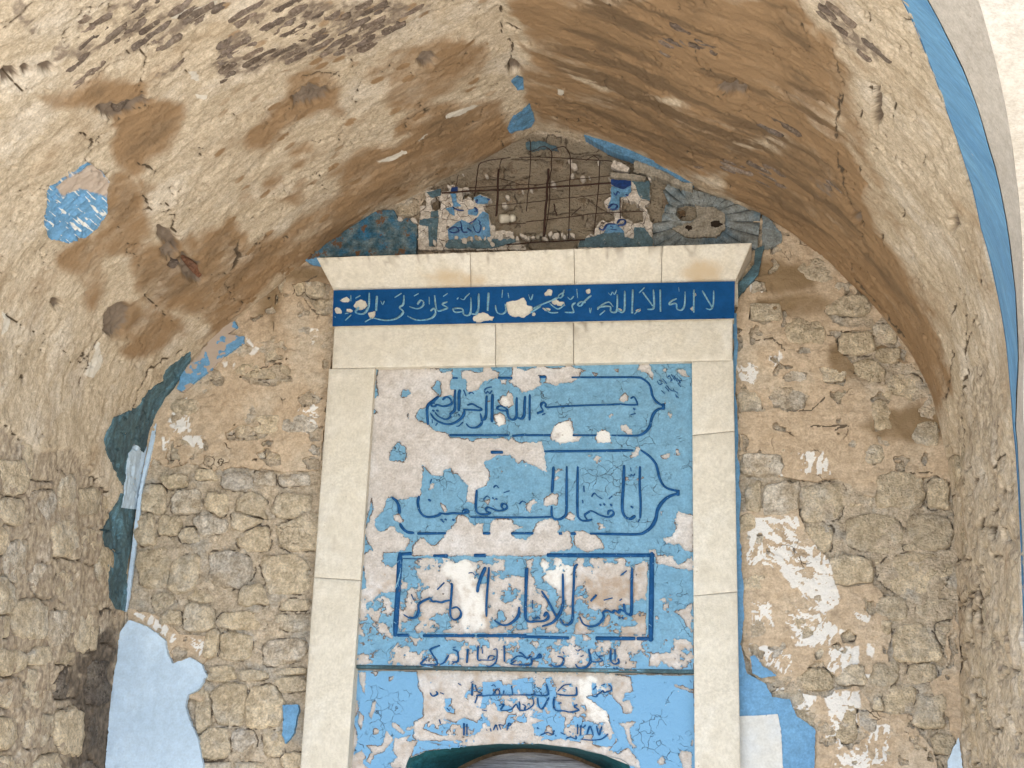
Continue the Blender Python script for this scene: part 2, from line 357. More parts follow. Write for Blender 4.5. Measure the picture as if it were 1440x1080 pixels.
# ------------------------------------------------------------ layered sheets
def sheet(name, surf, u0, u1, v0, v1, step, hfun, mat, parent=None, mask=None, thick=.01, attrs=None, lift=0., pxmm=2.67):
    nu = int((u1 - u0) / step) + 1; nv = int((v1 - v0) / step) + 1
    U, V = np.meshgrid(np.linspace(u0, u1, nu), np.linspace(v0, v1, nv), indexing='ij')
    P0 = surf(U, V, 0.); px, py = proj(P0)
    if mask is not None:
        M = mask(px, py, U, V) * pxmm * .001          # metres, positive inside
        du = (u1 - u0) / (nu - 1); dv = (v1 - v0) / (nv - 1)
        gu, gv = np.gradient(M, du, dv); g2 = np.maximum(gu * gu + gv * gv, .15)
        near = np.abs(M) < .65 * step * np.sqrt(g2)
        mu = np.clip(-M * gu / g2, -.6 * step, .6 * step); mv = np.clip(-M * gv / g2, -.6 * step, .6 * step)
        U = np.where(near, U + mu, U); V = np.where(near, V + mv, V)
        keepv = (M > 0) | near
        P0 = surf(U, V, 0.); px, py = proj(P0)
        D = np.where(near, 0., M)
    else:
        keepv = np.ones(U.shape, bool); D = np.ones(U.shape)
    H = hfun(px, py, U, V)
    if lift: H = H + lift * np.exp(-np.maximum(D, 0) / .006)
    P = surf(U, V, H)
    idx = np.arange(nu * nv).reshape(nu, nv)
    q = np.stack([idx[:-1, :-1], idx[1:, :-1], idx[1:, 1:], idx[:-1, 1:]], -1).reshape(-1, 4)
    ok = keepv.ravel()[q].all(1); q = q[ok]
    used = np.unique(q); remap = -np.ones(nu * nv, np.int64); remap[used] = np.arange(len(used)); q = remap[q]
    Vt = P.reshape(-1, 3)[used]
    At = {'suv': np.stack([U, V, H * 0], -1).reshape(-1, 3)[used]}
    if attrs:
        for k, f in attrs.items(): At[k] = f(px, py, U, V, D).reshape(-1)[used]
    faces = [q]
    if mask is not None and thick > 0 and len(q):
        e = np.concatenate([q[:, [0, 1]], q[:, [1, 2]], q[:, [2, 3]], q[:, [3, 0]]])
        key = np.minimum(e[:, 0], e[:, 1]) * (len(used) + 1) + np.maximum(e[:, 0], e[:, 1])
        _, inv, cnt = np.unique(key, return_inverse=True, return_counts=True)
        be = e[cnt[inv] == 1]
        bv = np.unique(be); rm = -np.ones(len(used), np.int64); rm[bv] = np.arange(len(bv))
        lo = surf(U, V, H - thick - 0 * H).reshape(-1, 3)[used][bv]
        n0 = len(Vt); top2 = n0 + rm; bot = n0 + len(bv) + rm
        Vt = np.concatenate([Vt, Vt[bv], lo])
        for k in At: At[k] = np.concatenate([At[k], At[k][bv], At[k][bv]])
        faces.append(np.stack([top2[be[:, 1]], top2[be[:, 0]], bot[be[:, 0]], bot[be[:, 1]]], -1))
    if surf is wallP or surf is not vault: pass
    return build(name, Vt, faces, mat, parent, True, At)

# ------------------------------------------------------------ stones
def clip(poly, n, c):            # keep points with n.p <= c
    out = []
    for i in range(len(poly)):
        a = poly[i]; b = poly[(i + 1) % len(poly)]; da = a @ n - c; db = b @ n - c
        if da <= 0: out.append(a)
        if (da < 0 < db) or (db < 0 < da): out.append(a + (b - a) * (da / (da - db)))
    return out
def fit_stones(polys, gap=.006):
    """polys: list of (n,2) outlines in surface metres; trims neighbours against each other"""
    cen = [p.mean(0) for p in polys]; rad = [np.abs(p - c).max() for p, c in zip(polys, cen)]; res = []
    for i, p in enumerate(polys):
        q = [a for a in p]; c = cen[i]
        for j, p2 in enumerate(polys):
            if j == i: continue
            d = cen[j] - c; L = np.hypot(*d)
            if L < 1e-6 or L > (rad[i] + rad[j]) * 1.6: continue
            n = d / L; ei = max((p - c) @ n); ej = max((p2 - cen[j]) @ -n)
            if ei + ej + gap < L: continue
            q = clip(q, n, c @ n + L * ei / (ei + ej) - gap / 2)
            if len(q) < 3: break
        res.append(np.array(q) if len(q) >= 3 else None)
    return res
def resample(P, n):
    P = np.vstack([P, P[:1]]); s = np.concatenate([[0], np.cumsum(np.hypot(*np.diff(P, axis=0).T))])
    t = np.linspace(0, s[-1], n, endpoint=False); return np.stack([np.interp(t, s, P[:, 0]), np.interp(t, s, P[:, 1])], 1)
def chaikin(P, k=2):
    for _ in range(k):
        Q = np.roll(P, -1, 0); P = np.stack([.78 * P + .22 * Q, .22 * P + .78 * Q], 1).reshape(-1, 2)
    return P
def stone(surf, poly, base, top, mat, parent, seed, n=30, name='stone', round_=1.):
    P = resample(np.array(poly) if name == 'tile_fragment' else chaikin(np.array(poly), 1), n); c = P.mean(0); Rr = np.hypot(*(P - c).T)
    size = Rr.mean()
    a = fbm(P[:, 0] * 40 + seed, P[:, 1] * 40, 3, seed % 97) - .5
    a2 = fbm(P[:, 0] * 110 + seed, P[:, 1] * 110, 2, seed % 71) - .5
    P = c + (P - c) * (1 + (.05 if name == 'tile_fragment' else .30) * a[:, None] + .10 * a2[:, None])
    rings = [(1.03, 0.), (1.0, .55), (.975, .82), (.94, .95), (.84, 1.0), (.64, 1.02), (.42, 1.03), (.2, 1.03)]
    Us, Hs = [], []
    tilt = np.array([rnd.uniform(-1, 1), rnd.uniform(-1, 1)]) * .07
    for r, hh in rings:
        Q = c + (P - c) * r; Us.append(Q)
        nz = (fbm(Q[:, 0] * 28 + seed * 3.1, Q[:, 1] * 28, 4, seed % 89) - .5) * min(.024, size * .4) * min(1, hh * 1.3) \
             + (fbm(Q[:, 0] * 90 + seed, Q[:, 1] * 90, 2, seed % 83) - .5) * .004 * min(1, hh * 1.3)
        Hs.append(base + (top - base) * hh + nz + (Q - c) @ tilt * min(1, hh))
    Q = c[None]; Us.append(Q); Hs.append(np.array([base + (top - base) * 1.03]))
    U = np.concatenate(Us); H = np.concatenate(Hs)
    V = surf(U[:, 0], U[:, 1], H); k = len(rings); fs = []
    i0 = np.arange(n); i1 = (i0 + 1) % n
    for r in range(k - 1): fs.append(np.stack([r * n + i0, r * n + i1, (r + 1) * n + i1, (r + 1) * n + i0], 1))
    tri = np.stack([(k - 1) * n + i0, (k - 1) * n + i1, np.full(n, k * n)], 1)
    # orientation check
    v0 = V[tri[0]]; nrm = np.cross(v0[1] - v0[0], v0[2] - v0[0]); out = surf(c[:1], c[1:2], np.array([.1]))[0] - surf(c[:1], c[1:2], np.array([0.]))[0]
    if nrm @ out < 0: fs = [f[:, ::-1] for f in fs]; tri = tri[:, ::-1]
    return build(name, V, [np.concatenate(fs), tri], mat, parent, True, None, V[-1])
def fill_sites(taken, inside, u0, u1, v0, v1, sx, sy, seed, jit=.3):
    """courses of filler stones where nothing is traced"""
    r = random.Random(seed); out = []; v = v0
    while v < v1:
        hh = sy * r.uniform(.65, 1.35); u = u0 + r.uniform(-sx, 0)
        while u < u1:
            ww = sx * r.uniform(.5, 1.5); cu, cv = u + ww / 2, v + hh / 2 + r.uniform(-.1, .1) * hh
            if inside(cu, cv) and all(abs(cu - c[0]) > (ww / 2 + w_) * .8 or abs(cv - c[1]) > (hh / 2 + h_) * .8 for c, w_, h_ in taken):
                out.append((cu, cv, ww, hh))
            u += ww
        v += hh
    return out
def rbox(cx, cy, w_, h_, r, n=12):
    pts = []
    for i in range(n):
        a = 2 * math.pi * (i + .5) / n; k = max(abs(math.cos(a)), abs(math.sin(a))); e = .12 + .88 * (1 / k) 
        q = r.uniform(.80, 1.08)
        pts.append((cx + w_ / 2 * math.cos(a) * min(e, 1.3) * q, cy + h_ / 2 * math.sin(a) * min(e, 1.3) * q))
    return pts
def tri_inside(poly, x, y):
    c = False; n = len(poly)
    for i in range(n):
        ax, ay = poly[i]; bx, by = poly[(i + 1) % n]
        if (ay > y) != (by > y) and x < ax + (y - ay) * (bx - ax) / (by - ay): c = not c
    return c

# ============================================================ GROUND
gv = np.array([(-600, -600, 0), (600, -600, 0), (600, 600, 0), (-600, 600, 0)], float)
g = build('ground', gv, np.array([[0, 1, 2, 3]]), m_ground, None, False); g['kind'] = 'structure'

# ============================================================ BACK WALL
wall = thing('back_wall', 'rubble stone back wall of the arched niche with peeling beige plaster around the pale frame', 'wall', (0, 0, 0))
bx0, bx1 = PX.min() - .06, PX.max() + .06
FRAMEP = Z3('470,352 1040,340 1034,452 1043,1080 420,1080 465,455', *Z1)
inner = [(488, 365), (1015, 360), (1010, 460), (1018, 1100), (450, 1100), (486, 470)]
def prof_mask(px, py, U, V):     # inside the arch outline, 5 cm overlap
    return None
TYMP = Z3('588,352 592,300 602,270 650,235 700,212 745,188 800,196 850,212 905,236 960,262 1010,285 1068,305 1064,352', *Z1)
# plaster coat on the wall, painter's order
COAT = [
 ('+', Z3('150,690 190,600 240,520 300,450 440,340 470,340 470,455 452,660 400,664 330,656 300,662 262,650 240,660 215,645 200,668 150,680', *Z1)),
 ('-', Z3('1240,120 1300,110 1370,110 1400,130 1390,260 1350,250 1320,200 1250,170', *Q4)),
 ('-', Z3('1015,500 1100,475 1190,455 1235,480 1240,530 1170,550 1060,540', *Q4)),
 ('-', Z3('1255,590 1300,570 1365,600 1350,625 1265,640', *Q4)),
 ('-', Z3('945,745 1000,715 1060,720 1110,710 1130,760 1080,785 960,780', *Q4)),
 ('-', Z3('1085,840 1130,815 1185,835 1185,880 1130,890', *Q4)),
 ('-', Z3('1270,860 1310,845 1355,865 1350,895 1290,900', *Q4)),
 ('-', Z3('1120,225 1150,218 1168,240 1130,250', *Q4)),
 ('+', Z3('1040,330 1080,300 1140,340 1210,400 1260,460 1300,520 1330,600 1345,680 1330,690 1318,668 1290,672 1262,668 1240,680 1228,700 1200,690 1180,672 1150,678 1120,676 1100,668 1085,664 1075,642 1040,640 1030,455 1062,345', *Z1)),
 ('-', Z3('425,310 470,275 560,280 610,320 590,365 500,370 430,350', *Q5)),
 ('-', Z3('605,310 650,310 750,320 735,345 800,370 830,410 870,420 860,480 800,530 720,500 730,460 700,440 655,400 645,345', *Q5)),
 ('-', Z3('590,240 640,200 740,200 800,260 820,300 760,305 700,300 640,290', *Q5)),
 ('-', Z3('370,600 400,560 460,555 530,590 520,640 440,665 380,640', *Q5)),
 ('-', Z3('230,590 270,570 330,590 350,650 240,665', *Q5)),
 ('-', Z3('425,515 460,490 530,495 520,530 440,535', *Q5)),
 ('-', Z3('860,440 960,450 1010,520 1035,590 960,610 880,590 850,520', *Q5)),
 ('-', Z3('840,260 900,330 920,380 870,390 800,360 800,300', *Q5)),
 ('-', Z3('775,830 810,800 850,815 840,870 805,885', *Q5)),
 ('-', Z3('985,720 1030,700 1080,740 1070,800 1010,790', *Q5)),
 ('-', Z3('280,100 345,110 350,155 290,160', *Q5)),
 ('-', Z3('280,215 380,215 400,260 340,290 280,270', *Q5)),
 ('-', Z3('790,600 830,570 880,600 860,640 820,660 850,720 820,745', *Q5)),
 ('-', Z3('575,470 640,470 690,520 680,550 610,545', *Q5)),
 # lower right coat with lime marks
 ('+', Z3('235,0 480,-20 500,30 510,80 600,180 625,230 640,310 700,325 800,300 845,350 865,430 880,520 860,590 870,680 740,700 700,670 640,690 590,640 560,640 480,700 370,725 300,690 255,560 245,300', *Q7)),
 ('+', Z3('380,760 480,690 540,740 590,790 650,750 740,735 800,830 860,855 960,850 990,920 1060,1000 1080,1080 1130,1110 470,1110 470,860', *Q7)),
 ('-', Z3('655,900 690,830 720,850 740,900 780,940 740,980 700,1000 660,970', *Q7)),
 ('-', Z3('560,620 600,640 580,670 540,690 600,770 560,780 500,760 485,720', *Q7)),
 ('-', Z3('775,790 830,770 860,820 845,855 800,830', *Q7)),
 ('-', Z3('665,520 700,500 740,520 730,560 680,560', *Q7)),
 ('-', Z3('555,590 580,570 605,590 590,625 560,620', *Q7)),
 ('+', Z3('1105,540 1150,440 1165,480 1190,1100 1130,1100 1150,960 1120,880 1040,720 1090,690 1120,620', *Q7)),
 # lower left
 ('+', Z3('540,415 640,425 760,510 880,530 895,600 850,650 860,800 800,790 700,640 560,500', *Q6)),
 ('-', Z3('715,590 745,560 790,575 790,620 735,635', *Q6)),
]
def warp(px, py, a=3.2, f=.09, seed=3):
    return px + (fbm(px * f, py * f, 4, seed) - .5) * 2 * a, py + (fbm(px * f, py * f, 4, seed + 9) - .5) * 2 * a
def coat_mask(px, py, U, V):
    x, y = warp(px, py, 4.5, .07)
    s = ops(x, y, COAT)
    tooth = (fbm(px * .25, py * .25, 3, 5) - .5) * 2.5
    # deep inside open up random small losses
    k = fbm(px * .045, py * .045, 3, 77)
    s = np.minimum(s, np.where(s > 4, (.70 - k) * 60, s))
    return np.minimum(s + tooth, 14)
def wall_h(px, py, U, V):
    return -.004 + (fbm(U * 8, V * 8, 5, 2) - .5) * .034 + (fbm(U * 28, V * 28, 4, 4) - .5) * .014
def outside_frame(px, py, U, V):
    return np.minimum(14, -sdf(px, py, inner))
v0w = 1.35; v1w = 4.62
def h_coat(px, py, U, V):
    b = .004 + (fbm(U * 5, V * 5, 4, 21) - .5) * .022 + (fbm(U * 22, V * 22, 3, 23) - .5) * .005
    k = fbm(U * 7, V * 9, 4, 31); b = b + .004 * sst(.50, .52, k) + .003 * sst(.60, .615, k)
    return b
WCR = [Z3(s, *q) for s, q in (('1015,515 1060,490 1120,470 1150,455 1190,455', Q4), ('1240,160 1260,130 1340,90', Q4), ('1310,215 1340,245 1390,240', Q4), ('745,830 760,880 800,900', Q4), ('605,330 650,345 655,400', Q5), ('660,320 750,325', Q5), ('870,935 960,920 1050,915', Q5), ('420,650 540,655 600,600', Q5), ('800,20 800,160', Q7), ('540,720 700,720 640,735', Q5), ('300,360 380,350 430,400', Q5))]
def crackd_w(px, py, U, V, D):
    x, y = warp(px, py, 2.5, .2, 8); d = np.full(px.shape, 9.)
    for c in WCR: d = np.minimum(d, linedist(x, y, c))
    return 1 - sst(.5, 1.6, d)
LIMEW = [Z3(s, *q) for s, q in (
 ('1015,370 1040,340 1065,375 1095,395 1060,420 1020,400', Q4), ('945,455 990,450 985,475 950,470', Q4),
 ('715,700 740,640 790,600 800,690 800,740 740,745', Q4), ('690,770 715,770 705,820 690,820', Q4), ('760,755 860,765 860,815 780,790', Q4), ('1265,650 1300,615 1345,620 1345,680 1310,770 1270,750', Q4), ('1310,310 1350,310 1320,370', Q4),
 ('370,410 400,395 420,430 390,470 370,450', Q5), ('225,470 270,440 320,480 300,545 250,530', Q5), ('285,110 345,115 335,155 290,150', Q5),
 ('240,880 420,880 430,930 380,950 240,920', Q5), ('490,830 600,830 620,920 500,920', Q5),
 ('270,20 480,20 500,90 610,190 640,300 670,390 600,420 470,330 400,230 290,240', Q7), ('450,400 600,400 620,560 560,570 480,560 430,480', Q7), ('290,380 370,380 380,480 300,480', Q7), ('280,560 420,580 500,640 440,690 300,620', Q7), ('600,580 740,570 740,690 600,680', Q7),
 ('590,760 740,760 760,900 660,1000 600,980 620,850', Q7), ('780,900 880,900 860,1060 780,1060', Q7), ('380,740 560,760 560,880 500,880', Q7), ('640,1030 780,980 860,1080 640,1110', Q7), ('760,690 860,680 860,740 780,740', Q7), ('720,420 790,440 780,470 730,460', Q7), ('780,560 810,560 800,610 780,600', Q7), ('270,170 400,170 400,230 280,240', Q7), ('560,430 680,500 600,560', Q7),
 ('560,425 630,430 720,500 700,530 640,480', Q6), ('730,520 770,515 740,550 720,550', Q6), ('800,530 890,560 850,620 820,570', Q6))]
def lime_w(px, py, U, V, D):
    s = np.full(px.shape, -14.)
    for p in LIMEW: s = np.maximum(s, sdf(px, py, p))
    # comb like strokes, changing direction from place to place
    wx, wy = warp(px, py, 16, .018, 52); a = .5
    q = wx * math.cos(a) + wy * math.sin(a); r = -wx * math.sin(a) + wy * math.cos(a)
    b = 1.9; q2 = wx * math.cos(b) + wy * math.sin(b); r2 = -wx * math.sin(b) + wy * math.cos(b)
    st = np.where(vn(px * .018, py * .018, 57) > .5, fbm(q * .085, r * .26, 5, 51, .62), fbm(q2 * .085, r2 * .26, 5, 53, .62))
    cov = fbm(px * .03, py * .03, 2, 54); inn = sst(-9, 7, s)
    return np.clip(inn * sst(.41, .52, st + (cov - .5) * .4 + .05 * sst(-2, 8, s)), 0, 1)
def stain_w(px, py, U, V, D):
    s = np.full(px.shape, -14.)
    for p in (blob(700, 300, 150, 90, seed=3), blob(1125, 430, 60, 22, seed=4), blob(1095, 390, 50, 25, seed=5), blob(1275, 600, 60, 30, seed=6), blob(430, 390, 60, 18, seed=8), blob(380, 420, 20, 40, seed=9), blob(1210, 500, 60, 40, seed=19)):
        s = np.maximum(s, sdf(px, py, p))
    return np.clip(.35 * fbm(px * .02, py * .02, 4, 60) + .55 * sst(-10, 14, s), 0, 1)
sheet('plaster_coat', wallP, bx0, bx1, v0w, v1w, .005, h_coat, m_wplaster, wall, lambda a, b, c, d: np.minimum(coat_mask(a, b, c, d), -sdf(a, b, [(478, 340), (1045, 330), (1022, 462), (1030, 1110), (434, 1110), (477, 470)])), .018,
      {'crack_shade': crackd_w, 'lime': lime_w, 'stain_shade': stain_w})

# traced stones of the back wall: centre x, y, width, height, pale?
ST_L = '''335,678,50,24,1 372,672,32,22,1 415,675,48,18,1 215,700,36,40,0 262,706,42,36,1 305,708,36,32,0 352,712,46,36,0 412,712,58,36,0
245,678,42,20,0 290,668,30,16,0 205,745,32,44,0 238,738,34,30,0 292,738,52,30,1 345,735,40,24,0 268,752,34,22,0 355,757,46,38,0 420,748,62,56,0
218,800,52,58,0 258,806,44,52,0 322,802,64,56,1 402,810,72,60,0 228,848,34,28,0 285,838,44,20,0 355,836,46,30,0 415,851,44,16,0 280,868,44,38,0 240,868,34,22,0 
340,872,70,26,0 415,876,52,24,0 330,908,50,42,0 298,905,20,40,0 400,916,64,40,1 355,950,46,16,0 408,944,46,10,0 408,962,50,22,0 310,948,40,22,0
322,990,58,62,0 372,992,62,58,0 342,1042,40,36,1 302,1046,46,44,0 386,1046,32,34,0 410,1070,30,24,0 285,1000,20,60,0 300,1085,50,26,0 350,1082,44,22,0 345,1100,44,22,0 '''
ST_R = '''1072,655,62,34,1 1145,652,46,42,1 1110,640,26,18,0 1062,700,26,46,0 1094,702,62,46,1 1156,706,68,58,0 1212,698,34,30,0 1266,690,72,50,0 1320,694,32,46,0
1152,757,40,40,0 1230,750,84,50,0 1308,750,64,50,0 1198,802,62,44,0 1286,808,108,64,0 1254,856,46,34,0 1318,858,54,30,0 1292,905,82,60,0 1246,880,16,26,0 1325,890,22,34,0
1245,948,40,36,0 1296,946,44,30,0 1268,985,60,46,0 1305,1000,52,46,0 1326,1046,34,30,0 1145,955,60,36,0 1195,950,46,30,0 1190,1015,34,60,0 1235,990,18,20,0
1130,468,58,36,0 1106,560,50,32,1 1055,563,38,32,0 1118,532,32,20,1 1170,526,38,26,0 1225,522,48,34,0 1205,482,56,34,0 1270,545,56,42,0 1248,500,38,22,0 1230,638,28,26,0 1302,610,36,34,0
1190,430,70,30,0 1246,470,34,30,0 1062,405,24,20,1 1075,440,44,26,0 1050,520,28,30,1 1240,585,30,42,0 1232,790,8,8,0 1280,770,20,10,0'''
def parse(s):
    return [tuple(float(v) for v in t.split(',')) for t in s.split()]
polys = []; pale = []; taken = []
R1 = random.Random(11)
for cx, cy, w_, h_, p in parse(ST_L) + parse(ST_R):
    q = np.array(rbox(cx, cy, w_ * 1.08, h_ * 1.08, R1)); uv = pix_wall(q[:, 0], q[:, 1])
    polys.append(uv); pale.append(p); c = uv.mean(0); e = np.abs(uv - c).max(0); taken.append((c, e[0], e[1]))
def w_in(u, v):
    X, Y = proj(np.array([u, 0, v])); 
    if tri_inside(FRAMEP, X, Y): return False
    pu = np.interp(v, PZ[:1200][np.argsort(PZ[:1200])], PX[:1200][np.argsort(PZ[:1200])]); pr = np.interp(v, PZ[1200:][np.argsort(PZ[1200:])], PX[1200:][np.argsort(PZ[1200:])])
    return pu + .03 < u < pr - .03 and Y < 1120 and not (X < 300 and Y > 870) and v < PZ.max() - .05
for cu, cv, ww, hh in fill_sites(taken, w_in, bx0, bx1, 1.5, 4.5, .13, .085, 5):
    q = np.array(rbox(cu, cv, ww, hh, R1)); polys.append(q); pale.append(1 if R1.random() < .12 else 0)
FIT = fit_stones(polys, .004)
def edge_field(px, py, lst):
    d = np.full(px.shape, 6.)
    for p in lst: d = np.minimum(d, np.abs(sdf(px, py, p, 6.)))
    return d
def to_px(p, surf): X, Y = proj(surf(p[:, 0], p[:, 1], 0.)); return list(zip(X, Y))
WEDGE = [to_px(resample(chaikin(p, 1), 26), wallP) for p in FIT if p is not None and min(np.ptp(p, axis=0)) > .018]
def wall_groove(px, py):
    x, y = warp(px, py, 3.2, .13, 19); return (1 - sst(.3, 1.9, edge_field(x, y, WEDGE))) * sst(.44, .60, fbm(px * .07, py * .07, 3, 20))
sheet('mortar_bed', wallP, bx0, bx1, v0w, v1w, .0052, lambda a, b, c, d: wall_h(a, b, c, d) - .010 * wall_groove(a, b), m_mortar, wall, outside_frame, .02,
      {'crack_shade': lambda a, b, c, d, e: wall_groove(a, b) * .9, 'stain_shade': lambda a, b, c, d, e: np.clip(sst(-8, 8, sdf(a, b, TYMP)) * .9 + .35 * fbm(a * .02, b * .02, 3, 8), 0, 1)})  # inside the lunette the mortar colour is darkened in place of shade
for i, p in enumerate(FIT):
    if p is None: continue
    e = np.ptp(p, axis=0)
    if min(e) < .018: continue
    X, Y = proj(np.array([p[:, 0].mean(), 0, p[:, 1].mean()]))
    top = R1.uniform(-.006, .010)
    if i < len(taken): top += .005
    cm = coat_mask(np.array([X]), np.array([Y]), None, None)[0]
    if cm > 6: top = min(top, -.006)
    if Y < 350: top = R1.uniform(-.012, -.002)
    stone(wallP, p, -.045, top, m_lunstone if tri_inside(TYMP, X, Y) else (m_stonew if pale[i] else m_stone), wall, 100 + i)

# ============================================================ VAULT
vlt = thing('vaulted_niche', 'pointed plastered vault and side walls of the niche with brown water stains and exposed bricks', 'vault', (0, 0, 0))
STAINS = [Z3(s, *q) for s, q in (
 ('150,400 300,350 420,310 520,340 580,360 600,400 520,400 470,440 400,460 330,430 240,460 170,440', Q1),
 ('500,500 600,450 700,420 780,450 780,500 750,580 700,640 640,660 600,740 640,790 590,810 570,760 540,700 490,690 480,600 510,560', Q1),
 ('440,900 480,740 560,720 600,800 620,900 640,960 600,1010 640,1080 340,1080 400,960', Q1),
 ('800,1080 850,980 960,920 1060,1010 1150,960 1180,940 1150,1000 1060,1080', Q1),
 ('1200,420 1230,340 1300,300 1400,310 1440,330 1440,480 1350,480 1240,500 1180,560 1120,620 1050,620 1050,560 1130,500', Q1),
 ('1230,640 1290,600 1300,620 1250,650', Q1), ('1240,690 1280,685 1270,720 1240,715', Q1), ('1370,720 1440,690 1440,730 1380,745', Q1), ('1110,790 1180,755 1190,770 1150,795', Q1), ('1240,800 1290,755 1300,770 1260,800', Q1), ('1180,840 1270,815 1250,845', Q1), ('1020,840 1050,825 1060,840', Q1),
 ('1180,1000 1300,900 1520,800 1520,1080 1100,1130', Q1),
 ('120,300 200,220 350,170 480,160 600,190 640,240 600,300 520,380 400,420 280,470 180,430 200,340 120,350', Q2),
 ('240,500 380,440 560,440 660,430 680,500 720,560 560,700 300,830 100,890 0,920 0,700 100,640 250,610 330,560 240,560', Q2),
 ('0,920 200,800 480,720 640,640 720,600 560,560 300,700 0,860', Q2),
 ('690,0 900,0 960,60 1100,60 1300,0 1440,0 1440,680 1300,640 1100,560 960,530 860,500 780,400 760,300 850,280 780,200 720,80', Q2),
 ('-150,0 480,0 560,120 620,220 640,400 660,560 720,640 760,780 700,860 640,700 560,600 420,540 330,560 200,600 180,700 60,720 -150,690', Q3),
 ('560,120 620,140 700,300 740,430 760,560 830,740 860,830 800,760 720,600 640,520 600,300', Q3),
 ('200,640 500,640 700,860 760,960 740,1080 560,1080 300,900 200,780', Q3),
 ('640,860 760,880 800,1000 900,1080 740,1080', Q3),
 ('240,20 350,-80 450,-80 440,0 430,100 420,170 390,215 340,200 350,150 300,80', Q4), ('540,-60 760,-60 860,60 900,160 760,200 640,240 560,130', Q4),
 ('470,300 500,220 560,180 700,240 780,290 800,340 720,380 620,430 560,440 500,400 560,360 480,340', Q4),
 ('800,-80 1300,-80 1000,240 900,300 760,220', Q4),
 ('600,0 700,120 850,260 950,400 1050,560 1100,680 1120,560 1100,400 1050,220 950,60 900,0', Q5))]
LIGHTV = [Z3(s, *q) for s, q in (('640,0 700,60 720,200 700,300 640,260 620,180 480,120 420,0', Q2), ('700,60 900,160 1060,280 1200,360 1440,420 1440,440 1100,380 940,300 760,180', Q2), ('780,290 830,295 850,345 820,340', Q1), ('830,400 870,395 870,415 830,415', Q1), ('440,480 560,440 590,450 500,490 440,505', Q2), ('310,590 375,555 350,590 320,600', Q2), ('150,680 270,630 275,645 200,685 155,690', Q2), ('910,370 935,380 935,400 915,395', Q2), ('760,40 900,0 930,10 850,60 700,80', Q1), ('360,500 420,350 440,440 400,520', Q4), ('0,220 40,260 30,320 0,340', Q4))]
VCR = [Z3(s, *q) for s, q in (('20,300 50,340 90,380', Q1), ('340,560 390,600 380,630', Q1), ('840,620 860,625 845,660', Q1), ('580,690 660,720 650,760', Q1), ('600,820 640,880', Q1), ('690,920 750,990', Q1), ('450,520 530,470 600,380', Q1), ('1280,330 1360,315 1440,330', Q1), ('560,130 610,160 660,210 700,250 760,305', Q4), ('420,350 380,420 350,500 340,540', Q4), ('0,230 80,290 160,330', Q4), ('0,700 50,740 90,780 130,750 180,740 220,760', Q4), ('250,905 300,920 340,950 460,990', Q4), ('560,660 590,560 640,480 700,440 780,400', Q4),
 ('490,80 530,130 545,190', Q3), ('720,410 760,460 750,500', Q3), ('800,350 800,490 850,580', Q3), ('160,420 130,370', Q3), ('330,570 370,610', Q3), ('780,0 790,60 790,120', Q3), ('640,200 680,370 640,540 650,700 720,880', Q3), ('660,400 640,560', Q3), ('810,990 830,1030', Q3), ('850,980 850,1040', Q3), ('670,20 680,130 720,180 715,300', Q2), ('700,100 760,130', Q2), ('930,880 930,940', Q3), ('900,430 890,530', Q3), ('1010,690 1020,640', Q3),
 ('1130,110 1160,150 1130,250 1140,400 1110,600', Q5), ('1260,100 1260,200 1200,330 1180,440', Q5), ('1230,400 1250,500 1220,700', Q5), ('1330,700 1340,800 1310,900', Q5), ('700,0 720,90 820,200 930,340', Q5), ('1180,250 1190,500 1160,700 1180,900', Q5))]
HOLES = [(236, 335, 26, 9, .9), (268, 378, 22, 13, .8), (232, 352, 12, 8, .3), (600, 82, 14, 9, -.3), (440, 135, 30, 14, -.3), (12, 105, 10, 12, 1.), (1235, 150, 6, 34, .1), (1207, 305, 12, 8, 1.), (180, 150, 30, 10, -.5), (150, 155, 12, 10, .5), (165, 450, 16, 26, .1), (1342, 312, 5, 12, .1), (722, 92, 10, 8, 0), (64, 95, 10, 7, .4), (38, 98, 9, 7, .4), (80, 425, 8, 10, .2), (1032, 124, 22, 10, .3)]
BROWNR = Z3('715,-60 760,170 980,260 1150,350 1290,480 1330,640 1300,520 1240,330 1200,200 1150,60 1130,-60', *Z1)
def vfields(px, py, U, V):
    s = np.full(px.shape, -14.); x, y = warp(px, py, 7, .035, 12)
    for p in STAINS: s = np.maximum(s, sdf(x, y, p, 24))
    return s
def stain_v(px, py, U, V, D):
    s = vfields(px, py, U, V)
    l = np.full(px.shape, -14.); x, y = warp(px, py, 3, .08, 13)
    for p in LIGHTV: l = np.maximum(l, sdf(x, y, p))
    g_ = sst(-20, 20, sdf(px, py, BROWNR, 60)) * .38
    v = .13 + g_ + .58 * sst(-12, 8, s) + (fbm(U * 2.6, V * 5, 5, 65) - .5) * .7 + (fbm(U * 9, V * 14, 5, 66) - .5) * .6
    # spots
    f1, f2, idd = worley(U * 9, V * 15, 40); v = v + .5 * (1 - sst(.18, .26, f1)) * (idd > .66) * (px > 300) * (px < 720)
    v = v - .30 * sst(.55, .74, fbm(U * 2.2, V * 13, 5, 68)) * sst(-10, 20, sdf(px, py, BROWNR, 60))
    return np.clip(v - .5 * sst(-2, 3, l), 0, 1)
def stain2_v(px, py, U, V, D):
    s = vfields(px, py, U, V)
    soot = sst(-14, 12, sdf(px, py, SOOT, 20))
    br = sst(-10, 40, sdf(px, py, BROWNR, 60))
    return np.clip(np.maximum(sst(-4, 22, s), br) * 1.5 * (fbm(U * 4, V * 7, 5, 67) - .28) + br * .9 * sst(.50, .68, fbm(U * 2.5, V * 16, 5, 69)) + soot * .2, 0, 1) * .8
